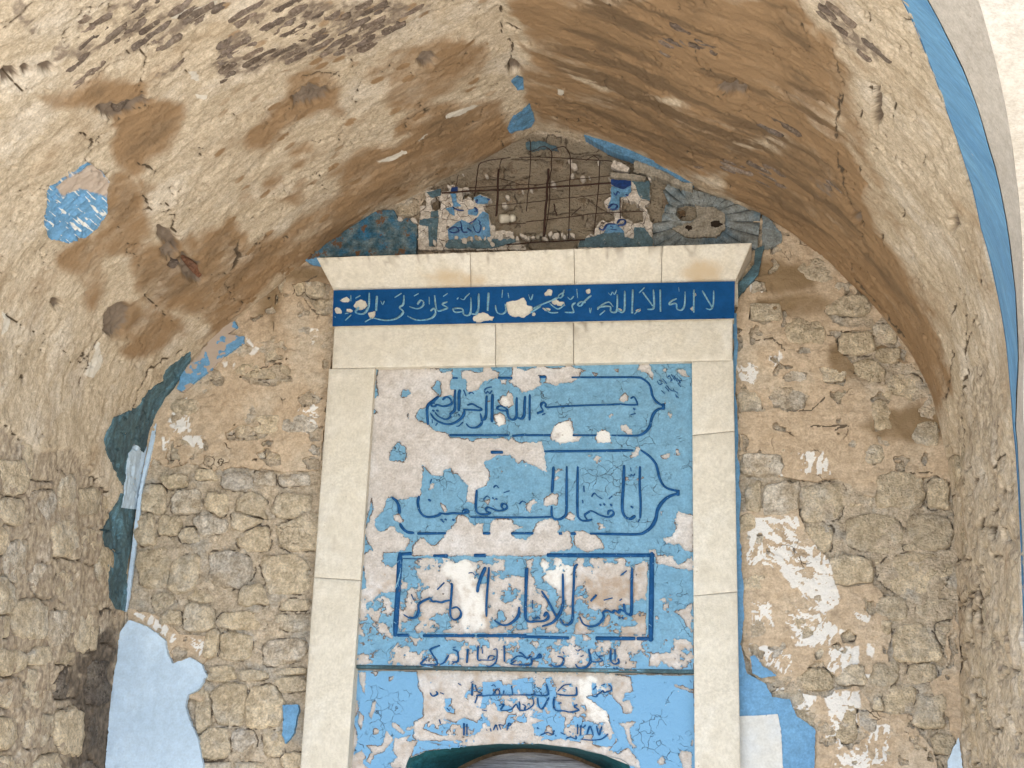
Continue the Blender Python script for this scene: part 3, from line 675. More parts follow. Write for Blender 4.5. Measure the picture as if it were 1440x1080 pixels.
def lime_v(px, py, U, V, D):
    l = np.full(px.shape, -14.); x, y = warp(px, py, 3, .08, 13)
    for p in LIGHTV[2:]: l = np.maximum(l, sdf(x, y, p))
    return np.clip(.75 * sst(-1, 2, l) + .3 * (fbm(U * 6, V * 8, 4, 70) > .66), 0, 1)
def vhole(px, py):
    d = np.zeros(px.shape)
    px, py = warp(px, py, 4, .12, 17)
    for i, (cx, cy, rx, ry, ro) in enumerate(HOLES):
        d = np.maximum(d, sst(-2.5, 2.5, sdf(px, py, blob(cx, cy, rx, ry, 12, 300 + i, ro, .3))))
    return d
def crack_shade_v(px, py, U, V, D):
    x, y = warp(px, py, 3.5, .16, 14); d = np.full(px.shape, 9.)
    for c in VCR: d = np.minimum(d, linedist(x, y, c))
    br = fbm(px * .08, py * .08, 2, 71)
    v = (1 - sst(.5, 1.9, d)) * sst(.36, .46, br)
    f1, f2, idd = worley(U * 3.2 + .4 * fbm(U * 14, V * 14, 3, 15), V * 4.2 + .4 * fbm(U * 14, V * 14, 3, 16), 90)
    v = np.maximum(v, (1 - sst(.0, .022, f2 - f1)) * sst(.56, .62, fbm(U * 5, V * 5, 2, 72)))
    k = fbm(U * 4.5, V * 9, 5, 83); m_ = sst(.50, .6, fbm(U * 3, V * 4, 3, 73))
    v = np.maximum(v, (1 - sst(.0, .006, np.abs(k - .494))) * m_ * .8); v = np.maximum(v, (1 - sst(.0, .006, np.abs(k - .583))) * .7 * m_)  # plaster step edges get dark lines as painted edge shade
    v = np.maximum(v, .85 * vault_groove(px, py))
    return v
ROUGH_L = [Z3('0,600 20,610 60,640 100,625 150,690 168,740 172,900 150,1100 -60,1100 -60,600', *Z1)]
ROUGH_R = [Z3('1330,640 1345,560 1380,480 1415,560 1440,640 1520,700 1520,1120 1340,1120', *Z1)]
def rough_mask(px, py):
    x, y = warp(px, py, 7, .05, 18)
    a = np.maximum(sdf(x, y, ROUGH_L[0], 30), -14); return a, sdf(x, y, ROUGH_R[0], 30)
VEDGE = []
def vault_groove(px, py):
    x, y = warp(px, py, 1.5, .2, 19); a, b = rough_mask(px, py)
    return (1 - sst(.3, 2., edge_field(x, y, VEDGE))) * sst(.42, .58, fbm(px * .06, py * .06, 3, 20)) * np.maximum(sst(-3, 3, a), sst(-3, 6, b)) if VEDGE else px * 0
def h_vault(px, py, U, V):
    h = (fbm(U * 2.2, V * 2.2, 4, 80) - .5) * .03 + (fbm(U * 9, V * 14, 5, 81) - .5) * .016 + (fbm(U * 40, V * 60, 3, 82) - .5) * .0035
    k = fbm(U * 4.5, V * 9, 5, 83); h = h + .004 * sst(.49, .502, k) + .004 * sst(.58, .59, k)
    a, b = rough_mask(px, py)
    h = h - .012 * sst(-3, 3, a) - .010 * sst(-3, 6, b)
    h = h + sst(-3, 6, b) * ((fbm(U * 14, V * 9, 4, 84) - .5) * .032)
    h = h - .032 * vhole(px, py) * (.6 + .8 * fbm(U * 30, V * 30, 3, 85))
    h = h - .012 * crack_shade_v(px, py, U, V, None) - .012 * vault_groove(px, py)
    pit = fbm(U * 30, V * 30, 2, 86); h = h - .010 * sst(.80, .86, pit)
    return h * sst(.03, -.05, V) + 0 * h
ZONES = [(Z3('0,0 130,0 170,60 150,170 60,80', *Q1), .9), (Z3('150,0 330,0 300,40 180,60', *Q1), .6), (Z3('330,80 420,20 600,0 800,0 940,20 960,50 780,150 640,230 540,230 480,250 400,220 330,260 200,250 220,190 320,150', *Q1), .72),
 (Z3('960,60 1040,0 1440,0 1440,260 1380,260 1340,230 1200,260 1080,300 920,330 870,260 900,180', *Q1), .82), (Z3('0,0 380,0 360,30 240,110 110,220 0,260', *Q2), .7), (Z3('620,320 700,270 800,240 700,330', *Q1), .9),
 (Z3('580,0 640,0 700,60 740,110 830,170 830,260 780,240 720,190 660,160 600,60', *Q3), .6), (Z3('820,0 850,0 845,60 825,50', *Q3), 1.), (Z3('560,700 640,760 640,860 560,800', *Q3), .7),
 (Z3('200,640 400,700 400,800 200,740 90,760 60,720 150,660', *Q3), .5), (Z3('1000,40 1440,120 1440,260 1300,200 1000,100', *Q2), .25), (Z3('0,140 160,180 260,280 240,300 120,230 0,200', *Q3), .45), (Z3('200,380 480,540 480,590 330,540 200,450', *Q3), .4), (Z3('340,320 420,300 500,290 400,330 340,340', *Q1), .5)]
SOOT = Z3('118,905 150,880 175,870 175,1100 90,1110 110,1030 95,960', *Z1)
def gritty_v(px, py, U, V, D):
    a, b = rough_mask(px, py)
    zz = np.full(px.shape, -14.); wx, wy = warp(px, py, 8, .05, 41)
    for z_, p_ in ZONES: zz = np.maximum(zz, sdf(wx, wy, z_) - (0 if p_ > .55 else 99))
    return np.clip(.62 * sst(-6, 8, zz) * sst(.36, .6, fbm(U * 12, V * 26, 4, 42)) + vhole(px, py) * .9 + .45 * sst(-3, 3, a) + sst(-3, 6, b) * .55 * fbm(U * 8, V * 8, 3, 87), 0, 1)
def vmask(px, py, U, V):
    return np.minimum(14, (V - yfront(U) + (fbm(U * 14, V * 3, 4, 7) - .5) * .06) / .00267)
s_lo = np.interp(1.25, PZ[:1000], sd_[:1000]); s_hi = STOT - s_lo
for a_, b_ in ((0., s_lo), (s_hi, STOT)):
    sheet('wall_base', vault, a_, b_, YB0, .03, .05, lambda px, py, U, V: -.015 + (fbm(U * 6, V * 6, 3, 5) - .5) * .03, m_mortar, vlt)

# stones of the side walls
def pv(pts):
    q = np.array(pts); return pix_vault(q[:, 0], q[:, 1])
SL = '''27,790,42,62,1 65,817,38,50,1 95,757,42,58,0 127,768,26,50,0 45,872,52,62,0 84,884,42,62,1 122,884,44,70,0 58,922,30,26,0 20,932,44,40,0 20,972,36,50,0 57,968,36,60,0 98,962,38,46,0 12,1030,34,50,0
60,1030,42,50,0 100,1030,46,70,0 138,960,30,60,0 140,1040,30,70,0 58,646,54,60,0 22,672,40,50,0 20,720,40,40,0 62,712,36,46,1 98,690,26,46,0 128,706,40,40,0 10,840,24,60,0 148,720,24,50,0 150,800,24,60,0 95,825,24,46,0 8,880,20,40,0 90,925,30,20,0 150,880,26,50,0 5,760,20,40,0 75,1080,50,40,0 20,1085,40,44,0 125,1090,40,44,0'''
polys = []; pale = []; taken = []
for cx, cy, w_, h_, p in parse(SL):
    uv = pv(rbox(cx, cy, w_ * 1.05, h_ * 1.05, R1))
    if np.isnan(uv).any(): continue
    polys.append(uv); pale.append(p); c = uv.mean(0); e = np.abs(uv - c).max(0); taken.append((c, e[0], e[1]))
def v_in(u, v):
    P = vault(np.array([u]), np.array([v]))[0]; X, Y = proj(P)
    if v < yfront(np.array([u]))[0] + .05 or v > -.03: return False
    if X < 400: return (X < 0 or X > 168 or Y > 1080) and P[2] < 3.0 and Y > 640 and P[2] > 1.3
    return P[2] > 1.3 and Y > 640 and X > 1300
for cu, cv, ww, hh in fill_sites(taken, v_in, s_lo, s_hi, -1.9, .0, .11, .15, 9):
    polys.append(np.array(rbox(cu, cv, ww, hh, R1))); pale.append(0)
FITV = fit_stones(polys, .005)
VEDGE = [to_px(resample(chaikin(p, 1), 26), vault) for p in FITV if p is not None and min(np.ptp(p, axis=0)) > .02]
sheet('plaster_shell', vault, s_lo, s_hi, YB0 - .02, .03, .0065, h_vault, m_vault, vlt, vmask, .02,
      {'stain_shade': stain_v, 'stain_shade2': stain2_v, 'lime': lime_v, 'crack_shade': crack_shade_v, 'gritty': gritty_v, 'soot': lambda px, py, U, V, D: np.clip(.85 * sst(-22, 24, sdf(px, py, SOOT, 30) + (fbm(px * .06, py * .06, 5, 2) - .5) * 60), 0, 1)})
for i, p in enumerate(FITV):
    if p is None or min(np.ptp(p, axis=0)) < .02: continue
    Pc = vault(p[:, 0].mean()[None], p[:, 1].mean()[None])[0]; X, Y = proj(Pc)
    right_ = X > 700
    stone(vault, p, -.06, R1.uniform(-.024, -.010) if right_ else R1.uniform(-.014, .006), (m_soot if tri_inside(SOOT, X + R1.uniform(-12, 12), Y) else (m_stonew if pale[i] else m_stone)), vlt, 900 + i)

# exposed bricks in the vault: zones in the photograph, laid in rings
nb = 0; R2 = random.Random(23)
y = -2.45; row = 0
cand = []
while y < -.05:
    bh = R2.uniform(.026, .038); s = s_lo + (row % 2) * .1 + R2.uniform(0, .05)
    while s < s_hi:
        bl = R2.uniform(.06, .17); cand.append((s + bl / 2, y + bh / 2, bl, bh)); s += bl + .006
    y += bh + .005; row += 1
cs_ = np.array(cand); Pc = vault(cs_[:, 0], cs_[:, 1]); cx_, cy_ = proj(Pc)
for i, (s, yy, bl, bh) in enumerate(cand):
    if not (-60 < cx_[i] < 1500 and -60 < cy_[i] < 400) or yy < yfront(np.array([s]))[0] + .04: continue
    pr = max([p for z, p in ZONES if tri_inside(z, cx_[i], cy_[i])] or [0])
    if R2.random() > min(1, pr * 1.25) or nb >= 295: continue
    hv = h_vault(np.array([cx_[i]]), np.array([cy_[i]]), np.array([s]), np.array([yy]))[0]
    q = [(s + dx * bl / 2 * R2.uniform(.75, 1.05), yy + dy * bh / 2 * R2.uniform(.6, 1.05)) for dx, dy in ((-1, -.4), (-.9, -1), (-.4, -1), (.1, -.95), (.6, -1), (1, -.6), (.95, .3), (.7, 1), (.2, .9), (-.3, 1), (-.8, .9), (-1, .3))]
    stone(vault, np.array(q), hv - .02, hv + R2.uniform(-.001, .005), m_brick, vlt, 2000 + i, 18, 'brick'); nb += 1
for i, t in enumerate((Z3('765,20 800,10 880,75 860,110 840,100', *Q4), Z3('480,440 540,400 600,365 600,385 560,440 500,500 490,480', *Q1), Z3('690,25 730,0 745,8 720,40', *Q4))):
    uv = pv(t); hv = h_vault(*[np.array([v]) for v in (np.mean([a for a, b in t]), np.mean([b for a, b in t]), uv[:, 0].mean(), uv[:, 1].mean())])[0]
    stone(vault, uv, hv - .02, hv + .012, m_terr if i == 0 else m_brick, vlt, 3000 + i, 18, 'brick')

def flat_patch(name, poly, mat, parent, surf=wallP, h=.006, thick=.006, step=.004, jag=1.5, attrs=None, lift=0., hnoise=.002, base=None, minus=(), pad=.03, freq=.2):
    q = np.array(poly, float)
    if surf is wallP: uv = pix_wall(q[:, 0], q[:, 1], -h); surf = planeP(-h); h = 0.
    else: uv = pix_vault(q[:, 0], q[:, 1])
    uv = uv[~np.isnan(uv).any(1)]
    u0, v0 = uv.min(0) - pad; u1, v1 = uv.max(0) + pad
    def mk(px, py, U, V):
        x, y = warp(px, py, jag, freq, 33); s = sdf(x, y, poly)
        for mpoly in minus: s = np.minimum(s, -sdf(x, y, mpoly))
        return s
    def hf(px, py, U, V):
        b = base(px, py, U, V) if base else 0.
        return b + h + (fbm(U * 25, V * 25, 3, 44) - .5) * hnoise * 2
    return sheet(name, surf, u0, u1, v0, v1, step, hf, mat, parent, mk, thick, attrs, lift)
# blue remains on the vault and on the wall
PP = flat_patch('blue_paint_patch', Z3('200,790 290,740 370,685 430,720 455,760 445,830 440,900 400,960 340,995 280,1015 205,1005 180,950 190,870', *Q1), m_wblue, vlt, vault, .007, .012, jag=2, base=h_vault, lift=.002,
   attrs={'lime': lambda px, py, U, V, D: np.clip(.1 + .55 * sst(.52, .70, fbm((px + py) * .05, (py - px) * .30, 5, 8)), 0, 1), 'stain_shade': lambda px, py, U, V, D: np.clip(1.1 * sst(-12, 12, sdf(px, py, Z3('230,780 300,740 400,690 460,770 440,820 370,800 330,790 260,820', *Q1))) , 0, 1)})
PP['label'] = 'round worn blue paint patch on the left of the vault'
flat_patch('slate_paint_patch', Z3('430,775 470,680 580,640 650,550 690,530 700,480 800,400 800,470 745,560 690,640 660,720 625,820 600,830 560,790 530,830 520,920 510,970 450,850', *Q4), m_slate, vlt, vault, .006, .012, base=h_vault, jag=1.5)
flat_patch('slate_paint_patch', Z3('470,1090 500,1000 580,1060 575,1110 530,1300 525,1500 490,1490 460,1440 450,1260 430,1170', *Q4), m_slate, vlt, vault, .006, .012, base=h_vault, jag=1.5)
flat_patch('pale_paint_strip', Z3('530,830 560,795 605,830 640,735 652,740 600,960 580,1070 500,1062 515,960', *Q4), m_pblue, vlt, vault, .010, .008, base=h_vault, jag=.8)
flat_patch('grey_edge_strip', Z3('640,740 660,700 655,760 600,980 590,1080 545,1440 530,1500 522,1500 560,1200 585,1000', *Q4), m_pblue, wall, wallP, .016, .012, jag=.6)
flat_patch('blue_paint_patch', Z3('715,340 740,310 765,320 770,365 740,370', *Q2), m_tblue, vlt, vault, .007, .01, base=h_vault, jag=.8)
flat_patch('blue_paint_patch', Z3('700,540 720,490 795,425 815,500 800,530 710,556', *Q2), m_tblue, vlt, vault, .007, .01, base=h_vault, jag=1, attrs=None)
flat_patch('blue_paint_patch', Z3('745,560 770,480 830,430 900,330 930,290 990,275 1000,300 960,330 1030,340 1030,365 960,410 930,440 900,470 800,550 770,575', *Q4), m_wblue, wall, wallP, .020, .014, jag=2,
   attrs={'lime': lambda px, py, U, V, D: px * 0, 'stain_shade': lambda px, py, U, V, D: np.clip(.2 + .9 * sst(.42, .6, fbm(px * .09, py * .09, 3, 6)), 0, 1)})
flat_patch('pale_blue_paint_patch', Z3('530,470 545,455 620,480 695,540 705,600 730,640 800,612 850,640 870,690 840,745 790,775 780,820 800,880 835,960 860,1100 440,1120 455,950 465,750 490,640 500,520', *Q6), m_pblue, wall, wallP, .024, .02, jag=1.5)
flat_patch('blue_paint_patch', Z3('1190,815 1255,810 1262,840 1250,870 1240,935 1205,980 1190,940 1195,870', *Q6), m_wblue, wall, wallP, .020, .02, jag=1)
flat_patch('blue_paint_patch', Z3('215,520 245,560 270,680 350,725 380,780 450,790 480,860 560,915 555,1110 215,1110', *Q7), m_wblue, wall, wallP, .020, .02, jag=1.2)
flat_patch('blue_paint_patch', Z3('285,610 305,605 340,650 400,690 330,700 295,680', *Q7), m_wblue, wall, wallP, .022, .016, jag=1)
flat_patch('white_paint_patch', Z3('225,862 320,858 400,852 415,920 425,1110 225,1110', *Q7), m_wpaint, wall, wallP, .024, .004, jag=.6)
flat_patch('blue_paint_patch', Z3('1120,1050 1165,945 1185,1110 1120,1110', *Q7), m_pblue, wall, wallP, .020, .014, jag=1.2)
flat_patch('blue_edge_strip', Z3('1031,440 1037,440 1035,560 1040,700 1046,880 1040,915 1032,915', *Z1), m_wblue, wall, wallP, .018, .02, jag=3.5, freq=.05)

# ============================================================ FRONT ARCH (facade)
fac = thing('facade', 'bright limestone facade wall around the arch edge at the upper right, blue painted inner rim', 'facade', (0, 0, 0))
YF = -2.2
nS = 260; ss = np.linspace(0, STOT, nS); yf = yfront(ss)
def ringstrip(name, ya, yb, ha, hb, mat, nv=10, amp=.002, seed=5):
    Vs = []; UV = []
    for j in range(nv):
        t = j / (nv - 1); yy = ya + (yb - ya) * t; hh = ha + (hb - ha) * t + (fbm(ss * 8, yy * 8, 3, seed) - .5) * amp * 2
        Vs.append(vault(ss, yy, hh)); UV.append(np.stack([ss, yy, yy * 0], -1))
    idx = np.arange(nv * nS).reshape(nv, nS)
    q = np.stack([idx[:-1, :-1], idx[1:, :-1], idx[1:, 1:], idx[:-1, 1:]], -1).reshape(-1, 4)
    return build(name, np.concatenate(Vs), q, mat, fac, True, {'suv': np.concatenate(UV), 'lime': np.zeros(nv * nS), 'stain_shade': np.zeros(nv * nS)})
be = pix_vault([1303, 1355, 1388, 1412, 1425, 1431, 1427], [0, 100, 200, 300, 400, 500, 600]); print('blue outer', be.round(2).tolist())
ge = pix_vault([1367, 1398, 1422, 1434, 1440], [0, 90, 200, 300, 430]); print('grey outer', ge.round(2).tolist())
bluew = np.maximum(.004, yf - np.interp(ss, be[:, 0], be[:, 1])); bluew = np.where(ss < SAP + .7, .2, bluew) * sst(7.8, 7.5, ss) + .004
ringstrip('rim_step', yf + .03, yf - .001, -.03, .002, m_wblue, 4)
ringstrip('blue_painted_rim', yf - .001, yf - bluew, .0, .0, m_rim, 14, .004)
ringstrip('arch_soffit', yf - bluew + .004, np.minimum(yfacade(ss), yf - bluew - .01), -.003, -.003, m_soffit, 14, .002)
# facade face: fan from arch edge out to a big rectangle
yfa = np.minimum(yfacade(ss), yf - bluew - .01); Pin = vault(ss, yfa, np.full(nS, -.003)); Vf = [Pin]
cz = 2.0; cxm = (PX.min() + PX.max()) / 2
for k_, dist in ((1, .015), (2, .25), (3, .8), (4, 99)):
    dx = Pin[:, 0] - cxm; dz = np.maximum(Pin[:, 2] - cz, -2) ; 
    if dist == 99:
        tgt = []
        for a, b in zip(dx, Pin[:, 2] - cz):
            if b <= 0: tgt.append((cxm + math.copysign(6, a), YF, b + cz)); continue
            f = min(6 / abs(a) if abs(a) > 1e-6 else 1e9, 5 / b); tgt.append((cxm + a * f, YF, cz + b * f))
        Vf.append(np.array(tgt))
    else:
        nxy = np.stack([-np.interp(ss, sd_, NX), 0 * ss, -np.interp(ss, sd_, NZ)], -1)
        q_ = Pin + nxy * dist; q_[:, 1] = yfa * (1 - dist / .8) + YF * dist / .8; Vf.append(q_)
idx = np.arange(len(Vf) * nS).reshape(len(Vf), nS)
q = np.stack([idx[:-1, :-1], idx[:-1, 1:], idx[1:, 1:], idx[1:, :-1]], -1).reshape(-1, 4)
build('wall_face', np.concatenate(Vf), q, m_fac, fac, False)
# side and roof shell so that no sky leaks through
def boxobj(name, lo, hi, mat, parent, bev=0.):
    x0, y0, z0 = lo; x1, y1, z1 = hi
    V = np.array([(x0, y0, z0), (x1, y0, z0), (x1, y1, z0), (x0, y1, z0), (x0, y0, z1), (x1, y0, z1), (x1, y1, z1), (x0, y1, z1)], float)
    Fq = np.array([(0, 3, 2, 1), (4, 5, 6, 7), (0, 1, 5, 4), (1, 2, 6, 5), (2, 3, 7, 6), (3, 0, 4, 7)])
    o = build(name, V, Fq, mat, parent, False, None, V.mean(0))
    if bev:
        b = o.modifiers.new('bevel', 'BEVEL'); b.width = bev; b.segments = 2
    return o
boxobj('rear_mass', (cxm - 6, .6, 0), (cxm + 6, .8, 7.0), m_fac, fac)
boxobj('roof_mass', (cxm - 6, YF + .02, 6.8), (cxm + 6, .6, 7.0), m_fac, fac)
boxobj('side_mass', (cxm - 6, YF + .02, 0), (cxm - 5.8, .6, 6.8), m_fac, fac)
boxobj('side_mass', (cxm + 5.8, YF + .02, 0), (cxm + 6, .6, 6.8), m_fac, fac)

# ============================================================ STONE SURROUND
sur = thing('stone_surround', 'cream dressed limestone surround with flared cornice framing the blue inscription panel', 'door surround', (0, 0, 0))
def block(name, cor, yf_, yb, mat, parent, n=10, bev=.004, seed=1, ytop=None, attrs=True):
    """cor: four photograph corners TL TR BR BL of the front face at depth yf_ (ytop for the two upper ones); sides run back to yb"""
    rs = []
    for i, (a, b) in enumerate(cor):
        Y = (ytop if (ytop is not None and i < 2) else yf_); x, z = on_plane(a, b, Y); rs.append(np.array([x, Y, z]))
    TL, TR, BR, BL = rs
    nu = max(2, int(np.linalg.norm(TR - TL) / .02)); nv = max(2, int(np.linalg.norm(BL - TL) / .02))
    def tt(n_):
        t = np.linspace(0, 1, n_ + 1); return t
    L1 = np.linalg.norm(TR - TL); L2 = np.linalg.norm(BL - TL); e = bev
    tu = np.concatenate([[0, e / L1], np.linspace(2 * e / L1, 1 - 2 * e / L1, nu), [1 - e / L1, 1]]); tv = np.concatenate([[0, e / L2], np.linspace(2 * e / L2, 1 - 2 * e / L2, nv), [1 - e / L2, 1]])
    A, B = np.meshgrid(tu, tv, indexing='ij'); A3 = A[..., None]; B3 = B[..., None]
    P = (TL * (1 - A3) + TR * A3) * (1 - B3) + (BL * (1 - A3) + BR * A3) * B3
    nz = (fbm(P[..., 0] * 20 + seed, P[..., 2] * 20, 4, seed) - .5) * .004
    ed = np.minimum(np.minimum(A, 1 - A) * L1, np.minimum(B, 1 - B) * L2)
    rnds = bev * .8 * (1 - sst(0, 1.8 * bev, ed)) * (.6 + 1.4 * fbm(P[..., 0] * 35, P[..., 2] * 35, 3, seed + 4))
    P[..., 1] += -nz * sst(0, .01, ed) + rnds
    nU, nV = A.shape; idx = np.arange(nU * nV).reshape(nU, nV)
    q = np.stack([idx[:-1, :-1], idx[:-1, 1:], idx[1:, 1:], idx[1:, :-1]], -1).reshape(-1, 4)
    V = P.reshape(-1, 3)
    bd = np.concatenate([idx[:, 0], idx[-1, 1:], idx[::-1, -1][1:], idx[0, ::-1][1:-1]])
    back = V[bd].copy(); back[:, 1] = yb
    if ytop is not None:
        pass
    n0 = len(V); nb_ = len(bd); V2 = np.concatenate([V, V[bd], back]); i0 = np.arange(nb_); i1 = (i0 + 1) % nb_
    q2 = np.stack([n0 + i0, n0 + i1, n0 + nb_ + i1, n0 + nb_ + i0], 1)
    cap = np.stack([n0 + nb_ + i0[::-1]], 0)
    X, Y = proj(V2)
    at = {}
    if attrs:
        at['stain_shade'] = np.clip(sst(-14, 10, np.maximum(sdf(X, Y, blob(985, 385, 30, 16, seed=3)), np.maximum(sdf(X, Y, blob(640, 392, 40, 10, seed=5)), sdf(X, Y, blob(655, 420, 10, 20, seed=6))))) * .62 + .18 * fbm(X * .03, Y * .05, 3, 5), 0, 1)
        top_ = Y - (352 - (X - 450) * .034); dr = fbm(X * .16, Y * .012, 3, 15); low = Y - (458 - (X - 470) * .018)
        at['gritty'] = np.clip((Y < 405) * (.62 * (1 - sst(0, 13, top_)) + .55 * sst(.52, .66, dr) * (1 - sst(10, 52, top_))) + (Y > 430) * .5 * sst(.56, .7, dr) * (1 - sst(0, 30, low)) + .35 * sst(.62, .75, fbm(X * .03, Y * .03, 4, 16)), 0, 1)
    return build(name, V2, [q, q2], mat, parent, False, at, V2.mean(0))
def lerp(a, b, t): return (a[0] + (b[0] - a[0]) * t, a[1] + (b[1] - a[1]) * t)
YC1, YC0 = -.17, -.085
cx_top = [445, 661, 807, 931, 1057]; cx_bot = [470, 662, 808, 930, 1033]
for i in range(4):
    g_ = 1.0
    def ty(x): return 362 + (x - 445) * (-21 / 612)
    def by(x): return 410 + (x - 470) * (-13 / 563)
    a, b = cx_top[i] + (g_ if i else 0) * .4, cx_top[i + 1] - (g_ if i < 3 else 0) * .4
    c, d = cx_bot[i] + (g_ if i else 0) * .4, cx_bot[i + 1] - (g_ if i < 3 else 0) * .4
    block('cornice_block', [(a, ty(a)), (b, ty(b)), (d, by(d)), (c, by(c))], YC0, .05, m_frame, sur, bev=.004, seed=10 + i, ytop=YC1)
# top ledge of the cornice
x0, z0 = on_plane(447, 361, YC1); x1, z1 = on_plane(1055, 342, YC1)
boxobj('cornice_core', (x0 + .05, YC0 + .012, z1 - .20), (x1 - .05, .04, z1 - .012), m_frame, sur)
YJ = -.075
LT = [(470, 458), (1030, 448), (1028, 499), (973, 508), (527, 516), (467, 506)]
def fr(t, a, b): return a[0] + (b[0] - a[0]) * t, a[1] + (b[1] - a[1]) * t
# lintel in three stones
for i, (a, b) in enumerate(((470, 696.2), (697, 806), (806.8, 1030))):
    t = lambda x: 458 + (x - 470) * (-10 / 560)
    bt = lambda x: 516.5 + (x - 527) * (-9 / 446)
    bl = (467 if i == 0 else a); br = (1030 if i == 2 else b)
    block('lintel_block', [(a, t(a)), (b, t(b)), (br, bt(br)), (bl, bt(bl))], YJ, .05, m_frame, sur, seed=20 + i, bev=.003)
def jamb(side):
    def ox(y): return 467 - 45 * (y - 455) / 625 if side == 'l' else 1030 + 11 * (y - 450) / 630
    def ix(y): return 527 - 39 * (y - 516) / 564 if side == 'l' else 973 + 4 * (y - 507) / 573
    cuts = [518, 812, 1150] if side == 'l' else [507.5, 612, 838, 1150]
    for i in range(len(cuts) - 1):
        y0, y1 = cuts[i] + .4, cuts[i + 1] - .4
        sl_ = 0 if i else 0
        if side == 'l': c4 = [(ox(y0), y0), (ix(y0), y0 - (1 if i == 0 else -4)), (ix(y1), y1 + 4), (ox(y1), y1)]
        else: c4 = [(ix(y0), y0), (ox(y0), y0 - (1.2 if i == 0 else 6)), (ox(y1), y1 - 6), (ix(y1), y1)]
        block('jamb_block', c4, YJ + .002, .05, m_frame, sur, seed=30 + i + (5 if side == 'r' else 0), bev=.003)
    xo, zo = on_plane((ox(1150) + ix(1150)) / 2, 1150, YJ)
    boxobj('jamb_base', (xo - .075, YJ + .004, 0), (xo + .075, .05, zo - .002), m_frame, sur, .004)
jamb('l'); jamb('r')

# navy inscription band
block('inscription_board', [(470, 408.5), (1033, 397), (1032, 447), (469, 458)], -.092, .04, m_frame, sur, seed=50, bev=.002)
def plane_sheet(name, poly, Y0, step, mat, parent, lst=None, jag=1.2, h=.002, thick=.003, hn=.001, attrs=None, lift=0., hf=None, freq=.2, extra=None):
    q = np.array(poly); x, z = on_plane(q[:, 0], q[:, 1], Y0)
    def mk(px, py, U, V):
        xx, yy = warp(px, py, jag, freq, 61); s = sdf(px, py, poly)
        if lst: s = np.minimum(s, ops(xx, yy, lst, 14.))
        if extra: s = np.minimum(s, extra(px, py))
        return s
    def hh(px, py, U, V):
        return h + (fbm(U * 18, V * 18, 3, 62) - .5) * hn * 2 + (hf(px, py, U, V) if hf else 0)
    return sheet(name, planeP(Y0), x.min() - .01, x.max() + .01, z.min() - .01, z.max() + .01, step, hh, mat, parent, mk, thick, attrs, lift)
BANDH = [('-', blob(440 + 1295 / 4.5, 330 + 465 / 4.5, 16, 15, 12, 1)), ('-', blob(440 + 1075 / 4.5, 330 + 527 / 4.5, 13, 7, 12, 2)), ('-', blob(440 + 205 / 4.5, 330 + 415 / 4.5, 7, 4, 9, 3)), ('-', blob(440 + 308 / 4.5, 330 + 450 / 4.5, 10, 8, 10, 4, -.5)), ('-', blob(440 + 375 / 4.5, 330 + 508 / 4.5, 5, 5, 9, 5)),
 ('-', blob(440 + 158 / 4.5, 330 + 482 / 4.5, 6, 4, 9, 6, .4)), ('-', blob(740 + 143 / 4.5, 330 + 368 / 4.5, 7, 6, 9, 7, -.6)), ('-', blob(740 + 215 / 4.5, 330 + 438 / 4.5, 7, 4, 9, 8)), ('-', blob(740 + 10 / 4.5, 330 + 478 / 4.5, 7, 8, 9, 9)), ('-', blob(740 + 710 / 4.5, 330 + 482 / 4.5, 4, 3, 9, 10)), ('-', blob(740 + 180 / 4.5, 330 + 425 / 4.5, 4, 4, 9, 11)), ('-', blob(740 + 392 / 4.5, 330 + 360 / 4.5, 4, 4, 9, 13)), ('-', blob(740 + 50 / 4.5, 330 + 505 / 4.5, 3, 3, 9, 14)), ('-', blob(740 + 1062 / 4.5, 330 + 383 / 4.5, 2.5, 4, 9, 15)), ('-', blob(740 + 1055 / 4.5, 330 + 472 / 4.5, 3, 3, 9, 16)),
 ('-', blob(440 + 235 / 4.5, 330 + 482 / 4.5, 5, 3, 9, 17)), ('-', blob(740 + 590 / 4.5, 330 + 480 / 4.5, 5, 3, 9, 18)), ('-', blob(740 + 130 / 4.5, 330 + 475 / 4.5, 5, 3, 9, 19))]
band = plane_sheet('navy_paint_coat', [(469.5, 409), (1033.5, 396), (1032.5, 448), (468, 459)], -.092, .003, m_band, sur, BANDH, 1.6, .0055, .006)

